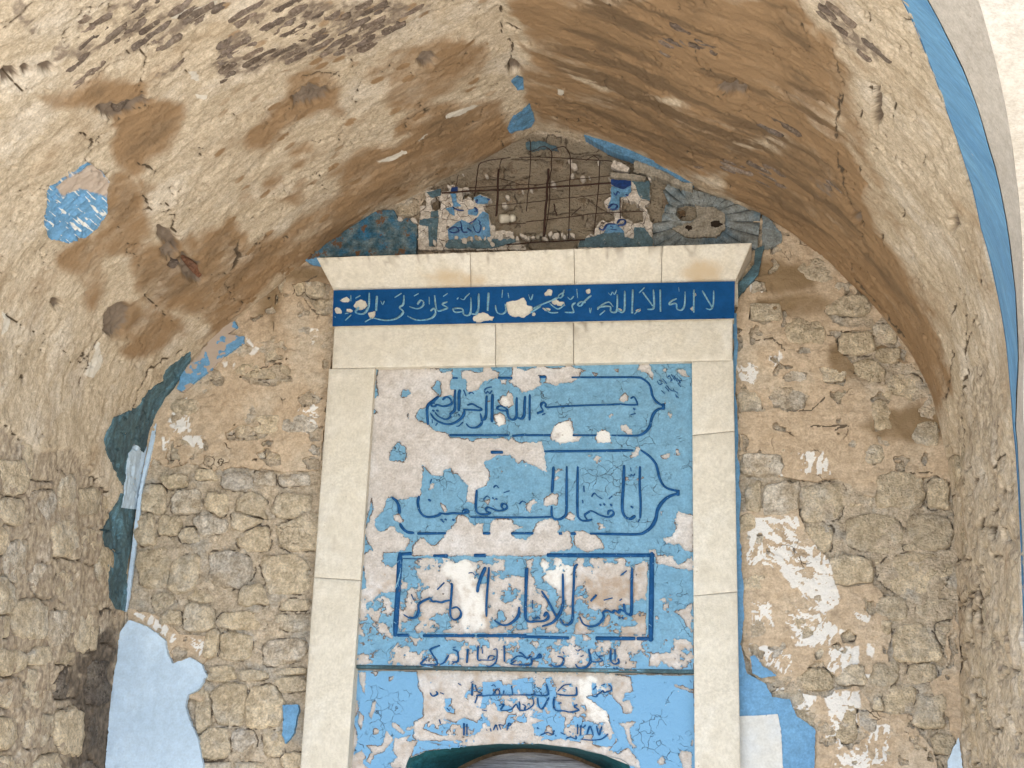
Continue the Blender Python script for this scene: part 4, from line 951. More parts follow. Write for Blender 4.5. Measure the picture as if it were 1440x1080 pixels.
# ------------------------------------------------------------ brush lettering
def ribbon(strokes, name, Y, mat, parent, thick=.003, piece='brush_stroke', wf=1.):
    Vs = []; Fs = []; n0 = 0; sub = []
    for pts, w_ in strokes:
        P = np.array(pts, float)
        if len(P) == 2 and np.hypot(*(P[1] - P[0])) < w_: c_ = P.mean(0); dd = (P[1] - P[0]) / (np.hypot(*(P[1] - P[0])) + 1e-9); P = np.array([c_ - dd * w_ * .4, c_ + dd * w_ * .4])
        if len(P) > 2: P = catmull(P, 4)
        elif len(P) == 2: P = P[0] + (P[1] - P[0]) * np.linspace(0, 1, 4)[:, None]
        d = np.gradient(P, axis=0); L = np.hypot(*d.T) + 1e-9; nrm = np.stack([-d[:, 1] / L, d[:, 0] / L], 1)
        t = np.linspace(0, 1, len(P)); k = len(P)
        sg = np.abs(d[:, 0] + d[:, 1] * .6) / L   # broad nib
        wj = wf * (.57 if w_ > 2.35 else .47) * w_ * (.72 + .45 * (1 - sg)) * (.9 + .2 * vn(t * 6 + len(P), t * 0 + P[0, 0], 3)) * np.where(k > 5, np.clip(.7 + 3 * np.minimum(t, 1 - t), .7, 1), 1)
        ends = w_ * .18; u0 = d[0] / L[0]; u1 = d[-1] / L[-1]
        P = np.vstack([P[0] - u0 * ends, P, P[-1] + u1 * ends]); nrm = np.vstack([nrm[:1], nrm, nrm[-1:]]); wj = np.concatenate([[wj[0] * .5], wj, [wj[-1] * .5]])
        A = P + nrm * wj[:, None]; B = P - nrm * wj[:, None]; k = len(P)
        ax, az = on_plane(A[:, 0], A[:, 1], Y); bx, bz = on_plane(B[:, 0], B[:, 1], Y)
        yy = Y - .00022 * (len(sub) % 11) - .0002 * np.linspace(0, 1, k)
        Vs += [np.stack([ax, yy, az], 1), np.stack([bx, yy - .00003, bz], 1), np.stack([ax, yy + thick, az], 1), np.stack([bx, yy + thick, bz], 1)]
        i = np.arange(k - 1)
        a, b, c, e = n0 + i, n0 + k + i, n0 + 2 * k + i, n0 + 3 * k + i
        Fs += [np.stack([a, a + 1, b + 1, b], 1), np.stack([a + 1, a, c, c + 1], 1), np.stack([b, b + 1, e + 1, e], 1)]
        V = np.concatenate(Vs); sub.append((V, np.concatenate(Fs))); Vs = []; Fs = []
    grp = bpy.data.objects.new(name, None); grp.empty_display_size = .05
    allv = np.concatenate([v for v, _ in sub]); grp.location = allv.mean(0); link(grp, parent)
    for v, f in sub: build(piece, v, f, mat, grp, False, None, v.mean(0))
    return grp
def SK(txt, z):
    out = []
    for s in txt.split('|'):
        s = s.strip()
        if not s: continue
        p, w_ = s.split(';'); out.append((Z3(p, *z), float(w_) / z[2]))
    return out
BTXT = SK('''1115,355 1165,440 1180,462;15|1187,355 1184,440 1167,472 1138,466;12|1062,350 1060,490;14|1005,362 1003,440 985,475 955,470 948,435 905,442 918,420 950,405;13|965,335 968,360;6|848,350 850,485;14|805,350 810,440 800,470 768,472;14|738,365 800,450;14|675,350 670,497;16|624,358 622,470 600,492 578,468;15|577,380 575,470 560,492 535,485 530,455 465,458 452,474;14|462,455 520,425 550,455;11|520,368 535,382 545,362 558,378 572,350;8|498,480 465,508;9|410,385 370,420 345,450 325,445 345,425 375,430;12|310,430 290,450 300,488 270,492 246,490;13|320,345 325,400;8|262,395 280,410 300,390;9|400,465 405,495 412,465;8|715,368 748,335;8|685,502 722,470;9|240,365 205,385 215,402 238,382;10|40,468 100,440 150,420 205,395;13|150,435 200,470 240,440;12|15,380 28,412 42,378;9|120,465 150,492 200,492;12|240,350 225,395;10''', ZB) + SK('''405,390 400,480;17|357,370 352,455 320,500 270,492 290,460;14|430,420 440,442 452,420;8|385,528 460,542 530,530 572,490 548,462 572,440 577,385;14|372,528 330,552;9|518,398 560,372;8|612,455 660,468 695,450 700,425 680,415 662,440;12|600,515 660,540 740,532 775,500 768,465 745,482;13|770,385 785,478 830,472 852,462 818,440 850,425;13|735,395 737,440;9|640,388 668,372;7|825,390 852,372;7|1112,370 1106,480;17|1050,375 1047,470 1030,505;15|1000,400 1000,480 985,510 955,505 945,470 890,468 900,490 945,488;13|1030,505 1000,500;11|935,405 955,412 968,395 992,372;8|920,398 912,408;9|1155,448 1165,490 1195,502 1222,482 1216,440;13|1200,350 1196,398;8|1235,370 1240,400;9|1366,385 1380,412 1392,380;9|1380,492 1440,452;13|240,385 240,420;9|270,402 300,385;8|242,508 205,542;8|140,520 143,522;7|205,500 225,495;9''', ZA)
ribbon(BTXT, 'band_lettering', -.0995, m_bandtext, sur, wf=.80)

# ============================================================ INSCRIBED PANEL
pan = thing('inscribed_panel', 'peeling sky blue plaster panel with dark blue Arabic calligraphy inside the stone surround', 'panel', (0, 0, 0))
YP = -.040
PUP = [(525, 514), (975, 505), (977, 946.5), (495, 939)]
PLO = [(496, 941), (977, 948), (979, 1120), (484, 1120)]
OPEN = [(560, 1120), (575, 1066), (600, 1056), (650, 1050), (700, 1046), (760, 1046), (810, 1052), (850, 1062), (885, 1076), (905, 1120)]
def bed_lime(px, py, U, V, D):
    s = np.full(px.shape, -14.)
    for p in (Z3('800,150 1000,160 1030,280 1130,380 1150,600 1130,700 960,680 900,560 930,450 870,340 790,270', *ZG), Z3('160,180 440,200 420,300 330,400 200,330', *ZH), Z3('450,290 560,280 700,470 720,650 600,650 480,480', *ZJ), blob(710, 567, 8, 12, seed=3), blob(702, 590, 9, 9, seed=4), blob(791, 606, 14, 16, seed=5), blob(848, 614, 10, 9, seed=6)):
        s = np.maximum(s, sdf(px, py, p))
    return np.clip(sst(-7, 7, s + (fbm(px * .08, py * .08, 3, 6) - .5) * 16) * .75 + .2 * (fbm(px * .03, py * .03, 3, 4) > .6), 0, 1)
def bed_stain(px, py, U, V, D):
    z = np.clip((py - 780) / 40, 0, 1)
    return np.clip(.2 + .35 * z * fbm(px * .06, py * .06, 4, 77) + .35 * sst(-8, 8, sdf(px, py, Z3('440,180 700,200 1000,200 980,720 300,720 280,660 450,600', *ZH))) * fbm(px * .05, py * .05, 3, 7), 0, 1)
BOX = Z3('478,143 1000,143 1000,720 450,715', *ZG); BOX = [(565.5, 785.5), (910.5, 786.5), (908, 892), (561, 888.5)]
def bed_h(px, py, U, V):
    b = sdf(px, py, BOX)
    return (fbm(U * 12, V * 12, 4, 63) - .5) * .005 - .006 * sst(-.8, .8, b)
plane_sheet('plaster_bed', PUP, YP, .004, m_bed, pan, None, 0, 0., .03, .001, {'lime': bed_lime, 'stain_shade': bed_stain}, 0, bed_h)
plane_sheet('plaster_bed', PLO, YP + .028, .004, m_bed, pan, [('-', OPEN)], 0., 0., .03, .001, {'lime': bed_lime, 'stain_shade': bed_stain}, 0, lambda a, b, c, d: (fbm(c * 12, d * 12, 4, 64) - .5) * .006)
M1 = []
def mi(s, z): M1.append(('-', Z3(s, *z)))
def pl(s, z): M1.append(('+', Z3(s, *z)))
# bare areas, upper part
mi('200,100 500,100 700,118 725,150 812,128 815,190 800,230 800,285 838,290 830,345 800,340 760,345 690,350 655,380 605,430 540,455 505,505 520,545 600,580 680,640 780,660 795,700 890,700 910,715 950,700 980,732 1050,700 1275,700 1290,725 1310,690 1380,745 1440,735 1575,730 1590,800 1620,990 1440,905 1400,880 1370,925 1350,880 1300,842 1180,845 1150,880 1105,885 1080,915 1100,955 1135,985 1120,1060 1100,1100 1020,1135 1005,1250 930,1240 950,1100 910,1070 870,1000 820,985 800,945 750,970 740,1020 640,1005 600,950 565,930 570,1000 560,1080 545,1190 470,1200 410,1215 340,1215 290,1190 255,1230 250,1270 230,1320 165,1385 165,1440 190,1480 220,1490 250,1480 300,1440 330,1440 350,1490 410,1510 420,1540 440,1540 465,1560 440,1610 420,1650 240,1660 230,1690 240,1720 215,1740 250,1770 320,1785 350,1740 400,1745 330,2000 100,2000 60,1700 120,1640 160,1660 110,1580 80,1500 150,1300 140,1200 90,1400 60,1300 100,700 140,520 190,480 180,460 140,450 150,370 205,340 180,250 180,180', ZC)
pl('290,820 360,725 430,780 425,810 440,850 410,900 290,890', ZC)
pl('640,280 690,210 722,215 725,300 720,350 690,330', ZC)
pl('430,510 455,488 445,525', ZC); pl('375,350 400,290 455,295 470,330 410,360', ZC)
mi('890,130 960,130 1030,150 1070,135 1080,90 1135,90 1160,130 1205,150 1205,190 1150,205 1070,230 1050,280 1010,300 950,310 930,290 940,220 900,200', ZC)
mi('1325,90 1440,130 1560,85 1680,120 1810,85 1900,130 1880,190 1820,230 1740,230 1700,265 1650,240 1600,230 1560,255 1500,290 1440,310 1400,315 1380,270 1330,250 1290,215 1320,200', ZC)
mi('1600,130 1800,95 1935,130 1820,150', ZC)
pl('1550,165 1610,170 1610,240 1560,235', ZC)
mi('1240,350 1280,340 1290,300 1330,350 1335,420 1290,440 1240,420 1210,390', ZC); mi('1170,500 1220,490 1260,520 1270,580 1210,600 1180,560', ZC); mi('1220,205 1270,205 1260,240 1230,235', ZC)
mi('960,50 1000,30 1060,120 1080,160 1070,200 1030,150 940,130', ZD); mi('1260,120 1340,120 1370,180 1320,180', ZD)
mi('205,680 240,590 370,540 395,600 400,660 470,680 450,720 400,730 290,745 220,720', ZD); mi('600,650 650,630 715,660 710,740 600,740 585,690', ZD); mi('790,600 840,580 900,640 900,670 850,665 810,630', ZD); mi('780,370 830,320 860,350 850,390 800,400', ZD)
mi('880,850 940,760 960,800 930,860 890,860', ZD); mi('570,880 600,840 630,860 600,910', ZD); mi('1135,850 1215,820 1200,870 1150,870', ZD); mi('500,850 550,840 540,860', ZD); mi('690,510 740,485 740,510 705,530', ZD); mi('1150,120 1180,110 1190,145 1160,140', ZD); mi('745,120 780,120 770,145', ZD); mi('560,150 600,160 580,170', ZD)
# second cartouche
mi('480,770 500,760 540,710 580,700 600,730 640,768 680,765 700,740 745,700 755,660 800,620 850,570 855,520 880,505 920,510 960,550 1000,590 1040,570 1080,580 1075,650 1090,672 1130,672 1140,560 1180,540 1320,545 1340,590 1430,610 1370,630 1310,650 1320,680 1380,710 1440,715 1500,660 1520,600 1550,560 1640,535 1710,560 1720,610 1710,650 1725,672 1750,650 1790,635 1812,660 1815,700 1825,770 1812,800 1640,822 1600,850 480,850', ZE)
mi('410,640 500,650 590,680 640,740 655,780 600,800 500,818 430,790 405,740', ZF)
mi('315,510 370,505 405,560 380,575 330,550', ZE); mi('620,290 640,240 670,240 660,290', ZE); mi('720,410 760,430 770,480 740,470', ZE); mi('1085,385 1130,380 1125,420', ZE)
mi('150,370 210,330 270,330 260,420 150,430', ZF); mi('0,425 60,370 90,400 50,430 40,490 10,480', ZF); mi('330,530 370,485 420,520 400,560', ZF); mi('240,130 300,125 250,160', ZF); mi('610,580 650,590 670,620 620,630', ZF)
mi('1280,470 1320,490 1380,500 1410,520 1405,820 1330,800 1290,750 1240,760 1180,750 1150,700 1230,690 1250,650 1270,600 1255,560', ZF); mi('1030,800 1090,800 1100,860 1060,850', ZF); mi('1130,480 1150,470 1140,530', ZF)
mi('1090,860 1170,850 1240,850 1260,910 1300,920 1400,860 1410,980 1300,960 1200,940 1110,920', ZF)
pl('1225,800 1260,760 1330,810 1400,830 1390,880 1320,870 1280,915 1240,880', ZF)
# frames of the box stay
def noisy(px, py):
    a = fbm(px * .05, py * .055, 5, 200, .66)
    bias = np.full(px.shape, 0.8)
    def zone(poly, val, soft=6):
        nonlocal bias
        t = sst(-soft, soft, sdf(px, py, poly)); bias = bias * (1 - t) + val * t
    zone([(490, 800), (558, 800), (552, 895), (495, 940)], .515)
    zone([(560, 785), (912, 785), (908, 892), (560, 890)], .50, 2)
    zone(Z3('800,150 1000,160 1030,280 1130,380 1150,600 1130,690 960,660 900,560 930,450 870,340 790,270', *ZG), .30)
    zone(Z3('160,180 440,180 420,300 330,400 200,330', *ZH), .32)
    zone(Z3('450,200 850,200 880,500 680,560 480,520', *ZH), .36)
    zone([(490, 893), (975, 893), (975, 942), (490, 936)], .51)
    zone(Z3('1060,200 1350,220 1340,480 1230,560 1330,740 1060,770', *ZH), .72)
    zone(Z3('1230,560 1350,480 1350,740', *ZH), .30)
    zone(Z3('1140,900 1350,880 1350,1020 1140,1010', *ZH), .36)
    zone(Z3('240,20 500,20 520,140 260,130', *ZJ), .5)
    return (bias - a) * 50
def edge_frame(px, py):
    return np.full(px.shape, 14.)
def paint_mask_up(px, py):
    return noisy(px, py)
def crackfn(px, py, U, V, D): return px * 0
def grime(px, py, U, V, D):
    s = sdf(px, py, [(870, 515), (972, 508), (974, 640), (930, 600), (900, 540)]) 
    return np.clip(.30 * sst(-14, 14, s) + .22 * (1 - sst(0, .01, D)) , 0, 1)
def edgef(px, py, U, V, D): return (1 - sst(.0005, .0042, np.abs(D))) * (.2 + 1.1 * sst(.42, .6, fbm(px * .08, py * .08, 2, 9)))
def fade(px, py, U, V, D): return np.clip((py - 860) / 160, 0, 1)
plane_sheet('blue_paint_coat', [(526, 515), (974.5, 506.5), (976, 945), (496, 938)], YP, .0027, m_blue, pan, M1, 2.1, .0035, .004, .0006, {'grime': grime, 'fade': fade, 'edge': edgef}, .0022, bed_h, .35, paint_mask_up)
M2 = [('-', OPEN)]
def mi2(s, z): M2.append(('-', Z3(s, *z)))
mi2('590,240 880,240 1440,250 2100,265 2250,290 2265,400 2210,410 2190,480 2270,540 2260,570 2200,570 2190,520 2120,450 2080,400 1900,440 2070,560 2100,680 2150,780 2050,900 1950,880 1440,800 1100,820 850,830 600,780 560,760 570,640 640,600 640,420 605,370', ZI)
mi2('130,250 195,250 185,420 165,400', ZI); mi2('380,290 410,280 400,310 375,320', ZI); mi2('220,580 250,470 270,480 260,560 235,615', ZI); mi2('70,480 130,470 135,530 100,640 130,780 90,900 100,1000 60,1000', ZI)
mi2('200,820 320,830 350,700 410,780 330,870 250,900 230,970 195,950 240,870', ZI); mi2('390,650 420,640 500,720 480,740 400,680', ZI); mi2('450,770 540,740 490,800', ZI); mi2('500,690 600,650 570,690 510,710', ZI); mi2('380,960 480,870 490,990 400,1000', ZI); mi2('240,250 290,250 270,280', ZI); mi2('90,900 160,860 190,900 170,960 220,1010 200,1100 60,1100', ZI); mi2('260,690 300,700 290,740 250,730', ZI); mi2('420,760 520,790 600,780 560,850 520,990 560,1100 440,1100 480,960 400,860', ZI); mi2('140,560 175,600 160,700 130,650', ZI)
mi2('780,650 910,635 860,700 880,800 915,830 890,850 850,790 820,690', ZJ); mi2('520,870 640,820 770,890 850,840 940,960 940,1010 800,950 520,880', ZJ); mi2('1200,340 1360,390 1360,410 1220,370', ZJ); mi2('1240,900 1270,860 1340,870 1350,1100 1280,1000', ZJ); mi2('1070,950 1120,900 1140,960 1100,980', ZJ); mi2('1330,800 1360,770 1355,840', ZJ); mi2('800,480 860,470 890,540 840,570', ZJ)
def noisy2(px, py):
    a = fbm(px * .045, py * .05, 5, 220, .62); 
    return np.full(px.shape, 14.) 
plane_sheet('blue_paint_coat', [(497, 943), (976, 950), (978, 1119), (487, 1119)], YP + .028, .0027, m_blue, pan, M2, 1.6, .0035, .004, .0006, {'grime': lambda a, b, c, d, e: .1 + 0 * a, 'fade': lambda a, b, c, d, e: 1. + 0 * a, 'edge': edgef}, .0022, lambda a, b, c, d: (fbm(c * 12, d * 12, 4, 64) - .5) * .006, .35, noisy2)
# remains of paint between the small script (islands)
ISL = sum([[('+', Z3(s, *z))] for s, z in (('660,360 720,330 700,350', ZI), ('800,450 860,450 860,500 820,540', ZI), ('800,520 900,510 890,580 830,570', ZI), ('960,440 1030,330 1440,300 1440,560 1240,560 1050,520', ZI), ('650,650 760,600 900,640 960,600 1060,640 1100,560 1200,560 1180,640 1150,700 960,760 760,740 640,700', ZI), ('1300,580 1440,560 1440,640 1360,640 1330,720 1250,700', ZI), ('600,800 760,780 1050,780 1040,830 620,860', ZI), ('0,300 260,290 440,350 440,600 260,640 0,580', ZJ), ('560,340 720,340 730,430 570,440', ZJ), ('380,560 560,640 740,640 760,820 640,830 380,780 120,780 100,660', ZJ), ('400,500 520,500 520,600 420,600', ZJ))], [])
def isl_extra(px, py):
    x, y = warp(px, py, 3, .12, 91); s = ops(x, y, ISL); a = fbm(px * .07, py * .07, 5, 221, .65)
    return np.minimum(np.minimum(s, (.53 - a) * 60), -sdf(px, py, OPEN))
plane_sheet('blue_paint_remains', [(580, 950), (885, 952), (900, 1119), (580, 1119)], YP + .028, .0027, m_blue, pan, None, 0, .0032, .004, .0006, {'grime': lambda a, b, c, d, e: .25 + 0 * a, 'fade': lambda a, b, c, d, e: .8 + 0 * a, 'edge': edgef}, .001, lambda a, b, c, d: (fbm(c * 12, d * 12, 4, 64) - .5) * .006, .35, isl_extra)

L1 = SK('''700,345 655,378 615,412 603,450 605,520 612,582;20|648,400 655,388 690,352;16|665,400 640,405 640,425 668,428 690,415 740,428 795,415 812,395 790,355 760,350 735,372;17|840,290 836,380 838,450 815,482 795,492;20|880,290 872,330 873,400 870,465;22|797,490 800,515 770,537 730,530 690,505 672,480;15|915,452 916,490 890,530 840,565 780,580 710,562 660,528 635,485;19|945,418 985,408 1025,430 1062,448 1050,462 1000,460 915,455;17|690,465 693,467;20|655,465 658,467;20|872,500 875,502;16|1052,490 1064,540 1060,575 1020,605 965,605 933,575;17|1106,340 1102,420 1100,500 1085,537 1060,535;20|1155,328 1152,420 1152,500 1150,558;24|1088,292 1105,275 1148,265;12|1085,298 1098,320 1115,302 1130,320 1152,295;10|1430,345 1425,430 1422,500 1400,532 1365,522;22|1360,355 1358,440 1358,510 1335,540 1300,532 1284,500 1280,455;20|1285,462 1240,465 1192,447 1225,425 1280,452;16|645,540 650,570;8|690,570 675,592;8|905,562 875,592 850,598;9|912,290 930,338;14|955,322 975,310 998,322;14''', ZC)
L1 += SK('''30,330 28,440 28,545;18|142,468 92,488;18|145,465 125,432 130,405 150,395 165,410 172,436 300,428 500,420 700,414 800,410 850,415 925,415 937,403 910,350 882,362;16|910,450 913,452;20|883,498 922,488;10|135,500 160,488;10''', ZD)
ribbon(L1, 'script_line', YP - .0078, m_ink, pan)
CT = SK('''385,183 600,183 920,183 980,195 1030,232 1052,280 1065,340 1095,385 1130,410 1168,422;22|1168,440 1110,455 1075,490 1055,540 1045,590 1010,640 960,670 900,675 720,673;20|1157,408 1157,452;26|395,673 590,673;18|0,672 205,672;20|115,180 165,180;24|155,808 500,806 900,800;24|970,800 1040,850 1090,910 1112,980 1120,1020 1150,1085 1190,1120 1240,1135 1290,1145;24''', ZD)
CT += SK('''795,672 1290,672;22|1325,678 1440,668;20|822,190 860,190;18|1205,187 1320,187;20|1145,815 1240,815;30''', ZC)
CT += SK('''1290,325 1240,335 1180,365 1130,420 1105,470 1095,530 1060,600 1000,650 930,668 700,665 540,662;24|380,662 415,662;28|0,660 55,660;24|280,662 298,662;26|1280,298 1280,338;28''', ZF)
CT += SK('''1315,660 1440,660;24|1078,660 1135,660;24|525,662 760,660;24|310,358 345,388 365,430 370,490;28|375,580 400,620 440,650 490,656;30''', ZE)
ribbon(CT, 'cartouche_border', YP - .0072, m_ink, pan)
L2 = SK('''230,100 225,200 218,312;24|214,432 215,505 235,535 275,542 315,522 338,480 340,300 342,98;20|435,98 432,250 432,480 445,530 475,552 520,553 555,542;20|520,553 492,510 515,488 545,472 575,480 610,500 650,515 700,522 737,495 725,468 695,472 690,500;17|825,88 820,250 810,400 815,480 840,525 880,537 918,513;26|960,98 957,250 965,400 962,532;20|890,438 893,440;22|625,418 628,421;18|658,415 661,418;18|715,420 718,422;20|957,543 943,564;10|485,260 488,310;12|474,380 478,405;12|698,368 725,345;10|862,168 878,178 888,162 900,175 917,158;8|880,105 885,135;8|552,350 575,320 600,345 640,368;12|215,520 100,525 0,527;18''', ZF)
L2 += SK('''1440,526 1200,526 972,524;18|1022,295 1015,400 1020,470 1050,497 1100,500 1142,487;20|1140,487 1100,467 1112,440 1150,450 1190,467 1240,467 1278,445 1270,418 1242,410 1232,435 1252,457;17|1158,362 1162,365;16|1186,369 1190,372;16|1165,272 1185,255 1207,276;12|1250,317 1300,300;8|1078,377 1108,345 1130,362;10|1383,412 1408,388 1437,402;12|535,348 525,400 540,470 580,515 640,522 700,507 718,488;22|718,490 765,497 820,490 870,492 920,490 950,478 940,460 915,467 905,487;20|622,379 626,382;24|724,545 728,547;18|759,543 763,545;18|738,560 742,563;18|823,545 828,547;20|641,203 630,235;8''', ZE)
ribbon(L2, 'script_line', YP - .0078, m_ink, pan)
BX = SK('''458,98 440,400 418,742;38|470,106 545,102;30|720,120 825,120;30|1037,117 1122,117;34|480,140 630,146;8|440,738 525,738;30|640,742 1035,742;28|1060,742 1440,742;30''', ZG) + SK('''220,114 380,116;33|380,116 1050,116;36|1034,98 1031,400 1025,782;38|600,762 900,764;36|920,764 1040,766;34|0,748 385,760;28''', ZH)
ribbon(BX, 'box_border', YP - .0056, m_ink, pan)
L3 = SK('''880,215 876,350 874,560 850,577 825,555 815,495;22|845,570 790,540 775,562 745,545 725,562 690,545 655,560 658,600 620,650 560,670 500,650 472,595;18|455,185 430,220 425,350 418,500 415,610 390,652 345,652 322,610;19|340,260 342,400 340,500 310,580 260,640 180,668;19|175,395 230,480 292,602;21|65,215 55,350 50,500 50,600 75,632 130,630 190,627 228,600 215,560 195,590;20|105,600 125,612 145,595 165,612;12|780,600 783,603;18|805,602 808,605;18|660,465 727,448;12|558,472 602,425;14|790,272 838,235;10|783,468 800,455;10|175,430 195,445;9|105,465 104,530;9''', ZH)
L3 += SK('''1435,220 1435,520 1438,620;15|1385,520 1375,590 1320,645 1260,660 1195,625;19|1150,210 1140,350 1130,480 1130,592;16|1122,210 1090,280 1067,350 1060,402;22|850,340 862,345 855,450 848,570 875,617 920,602 932,560 900,520 862,530;17|848,465 810,472 780,482 740,475 710,475 690,453 645,468 602,500 602,550 580,597 530,602 487,578;18|748,383 802,328;10|545,420 562,462;12|990,255 1020,250 1040,270 1070,260;10''', ZG)
ribbon(L3, 'script_line', YP - .0052, m_ink, pan)
L4 = SK('''765,818 695,848 702,875 748,960 690,968 620,965 632,942 665,912;14|660,935 663,937;10|680,940 683,942;10|835,895 800,950 768,966;12|868,850 905,870 908,940 862,945;14|870,835 890,830;8|985,848 978,952;14|1066,820 1062,925 1092,930;14|1095,830 1100,880;10|1092,930 1130,932 1180,930 1192,902 1155,900 1142,925;12|1185,850 1212,850 1207,940 1162,980 1130,975;12|1268,820 1270,942;14|1320,940 1362,905 1400,900 1430,915;11|1440,970 1320,965 1362,935;12|860,965 880,950;8''', ZG)
L4 += SK('''0,872 25,882 60,918 92,902 96,958 60,972 0,962;14|92,930 130,918 170,910 162,885 138,915;14|248,965 280,982 330,972 347,920 300,902;14|340,868 350,882;12|440,965 460,990 510,992 547,960 556,920 540,848;16|556,940 600,947 652,935 618,905 650,900;12|440,848 458,862 475,850 492,856;10|610,900 590,870;8|480,905 500,895;8|715,850 712,930 740,962 776,950 770,920;16|746,850 748,940;12|738,995 742,997;14|760,993 764,995;14|0,905 20,900;9''', ZH)
ribbon(L4, 'script_line', YP - .0078, m_ink, pan)
L5 = SK('''695,350 715,362 716,392 680,400;13|700,400 660,412 655,395 612,425 600,442 568,436;13|578,385 602,360;10|640,352 667,344;8|445,368 446,425 400,432 350,430 292,420;15|300,400 350,352 402,345;10|330,372 370,390;8|212,345 228,420 180,434 130,430 0,428;14|120,400 125,425;10|170,405 173,425;10|275,445 268,500 285,547 350,552 400,562 465,545 430,520 452,503;15|303,488 315,497 325,487 333,494;8|145,450 148,500 178,538 232,448;13|105,450 112,500 62,542 0,552;12|25,500 50,515 40,540;13''', ZJ) + SK('''1020,340 1018,432;14|1008,330 1028,325;8|1045,350 1055,395 1095,420 1050,432 1120,435 1170,430 1440,428;12|1180,430 1215,380 1232,420 1185,432;12|1262,420 1266,395;10|1325,360 1335,425;10|1170,355 1190,350 1200,365;8|690,410 712,437 748,420 738,400;14|770,410 797,421;12|1058,440 1040,492;10|1228,512 1268,500 1242,547 1320,542 1362,500 1382,542 1440,546;12|1385,480 1390,542;12|910,338 932,352;12''', ZI)
L5 += SK('''455,660 455,732;13|480,665 478,742;13|480,668 498,682 517,663;11|528,738 552,670 577,742;13|603,670 622,742 642,675;13|480,772 560,780 640,772 692,733;13|365,768 400,755 443,772 440,745;13|165,742 220,720 262,737 272,703;12|143,685 147,688;14|283,745 287,748;12|325,722 357,737;12|393,714 398,718;12''', ZJ) + SK('''955,650 955,742;14|978,655 978,737;12|1160,688 1166,712;11|1185,702 1205,660 1217,702;11|1243,698 1230,660 1266,670;11|1290,702 1302,650 1322,656 1302,672;11|1130,700 1134,703;10|822,530 842,552;12|762,620 772,652;12|1098,545 1132,552;12''', ZI)
ribbon(L5, 'script_line', YP + .028 - .0078, m_ink, pan)
L6 = SK('''1105,215 1125,245 1148,232;9|1150,195 1185,235;9|1120,205 1140,220;8|1205,165 1228,205 1215,215;9|1225,160 1255,208;9|1245,170 1275,218;9|1270,190 1303,232;9|1278,232 1305,265;8|1140,295 1168,322;9|1172,265 1205,302;9|1185,250 1215,290 1243,300;9|1240,280 1250,300;9|1255,300 1280,318;9|1258,330 1284,356;9|1262,345 1270,352;8|1205,172 1192,182;8|1290,215 1310,210;8''', ZD)
ribbon(L6, 'corner_script', YP - .0078, m_ink, pan)
# lower edge of the upper slab, coloured dark to stand for its shadow line
x0, z0 = on_plane(497, 939.5, YP - .002); x1, z1 = on_plane(976, 946.5, YP - .002)
V = np.array([(x0, YP - .006, z0), (x1, YP - .006, z1), (x1, YP + .03, z1), (x0, YP + .03, z0), (x0, YP - .006, z0 + .012), (x1, YP - .006, z1 + .012), (x1, YP + .03, z1 + .012), (x0, YP + .03, z0 + .012)])
build('slab_edge_shadow', V, np.array([(0, 3, 2, 1), (4, 5, 6, 7), (0, 1, 5, 4), (1, 2, 6, 5), (2, 3, 7, 6), (3, 0, 4, 7)]), m_slate, pan, False, {'suv': V.copy()})

# ============================================================ LOWER OPENING
opn = thing('arched_opening', 'low arched opening at the bottom of the panel with teal painted soffit and brown rim', 'niche', (0, 0, 0))
arc = Z3('560,1130 575,1066 600,1056 650,1050 700,1046 760,1046 810,1052 850,1062 885,1076 905,1130', *Z1)
arc2 = Z3('600,1130 625,1095 660,1072 700,1057 745,1053 790,1058 825,1070 850,1085 870,1130', *Z1)
def loft(name, A, YA, B, YB, mat, parent, n=60):
    def rs(P):
        P = np.array(P); s = np.concatenate([[0], np.cumsum(np.hypot(*np.diff(P, axis=0).T))]); t = np.linspace(0, s[-1], n); return np.interp(t, s, P[:, 0]), np.interp(t, s, P[:, 1])
    a = rs(catmull(A)); b = rs(catmull(B)); ax, az = on_plane(*a, YA); bx, bz = on_plane(*b, YB)
    V = np.concatenate([np.stack([ax, np.full(n, YA), az], 1), np.stack([bx, np.full(n, YB), bz], 1)])
    i = np.arange(n - 1); return build(name, V, np.stack([i, n + i, n + i + 1, i + 1], 1), mat, parent, True)
loft('teal_soffit', arc, YP + .026, arc2, .16, m_teal, opn)
arc3 = [(x, y + 5) for x, y in arc2]; loft('brown_rim', [(x, y - 2) for x, y in arc2], .155, arc3, .150, m_brown, opn)
loft('brown_rim_underside', arc3, .150, arc3, .26, m_brown, opn)
# sheet hanging inside
nx, nz = 60, 24; xa, za = on_plane(560, 1040, .17); xb, zb = on_plane(920, 1140, .17)
Uu, Vv = np.meshgrid(np.linspace(xa, xb, nx), np.linspace(za, 1.3, nz), indexing='ij')
fold = .185 + .012 * np.abs(np.sin((Uu - xa) * 9 + (Vv - za) * 75)) + .03 * (fbm(Uu * 7 + Vv * 12, Vv * 8, 3, 5) - .5)
V = np.stack([Uu, fold, Vv], -1).reshape(-1, 3); idx = np.arange(nx * nz).reshape(nx, nz)
tag(build('hanging_sheet', V, np.stack([idx[:-1, :-1], idx[:-1, 1:], idx[1:, 1:], idx[1:, :-1]], -1).reshape(-1, 4), m_foil, None, True, None, (V.mean(0))), 'crumpled silver grey sheet hanging inside the low arched opening', 'sheet')

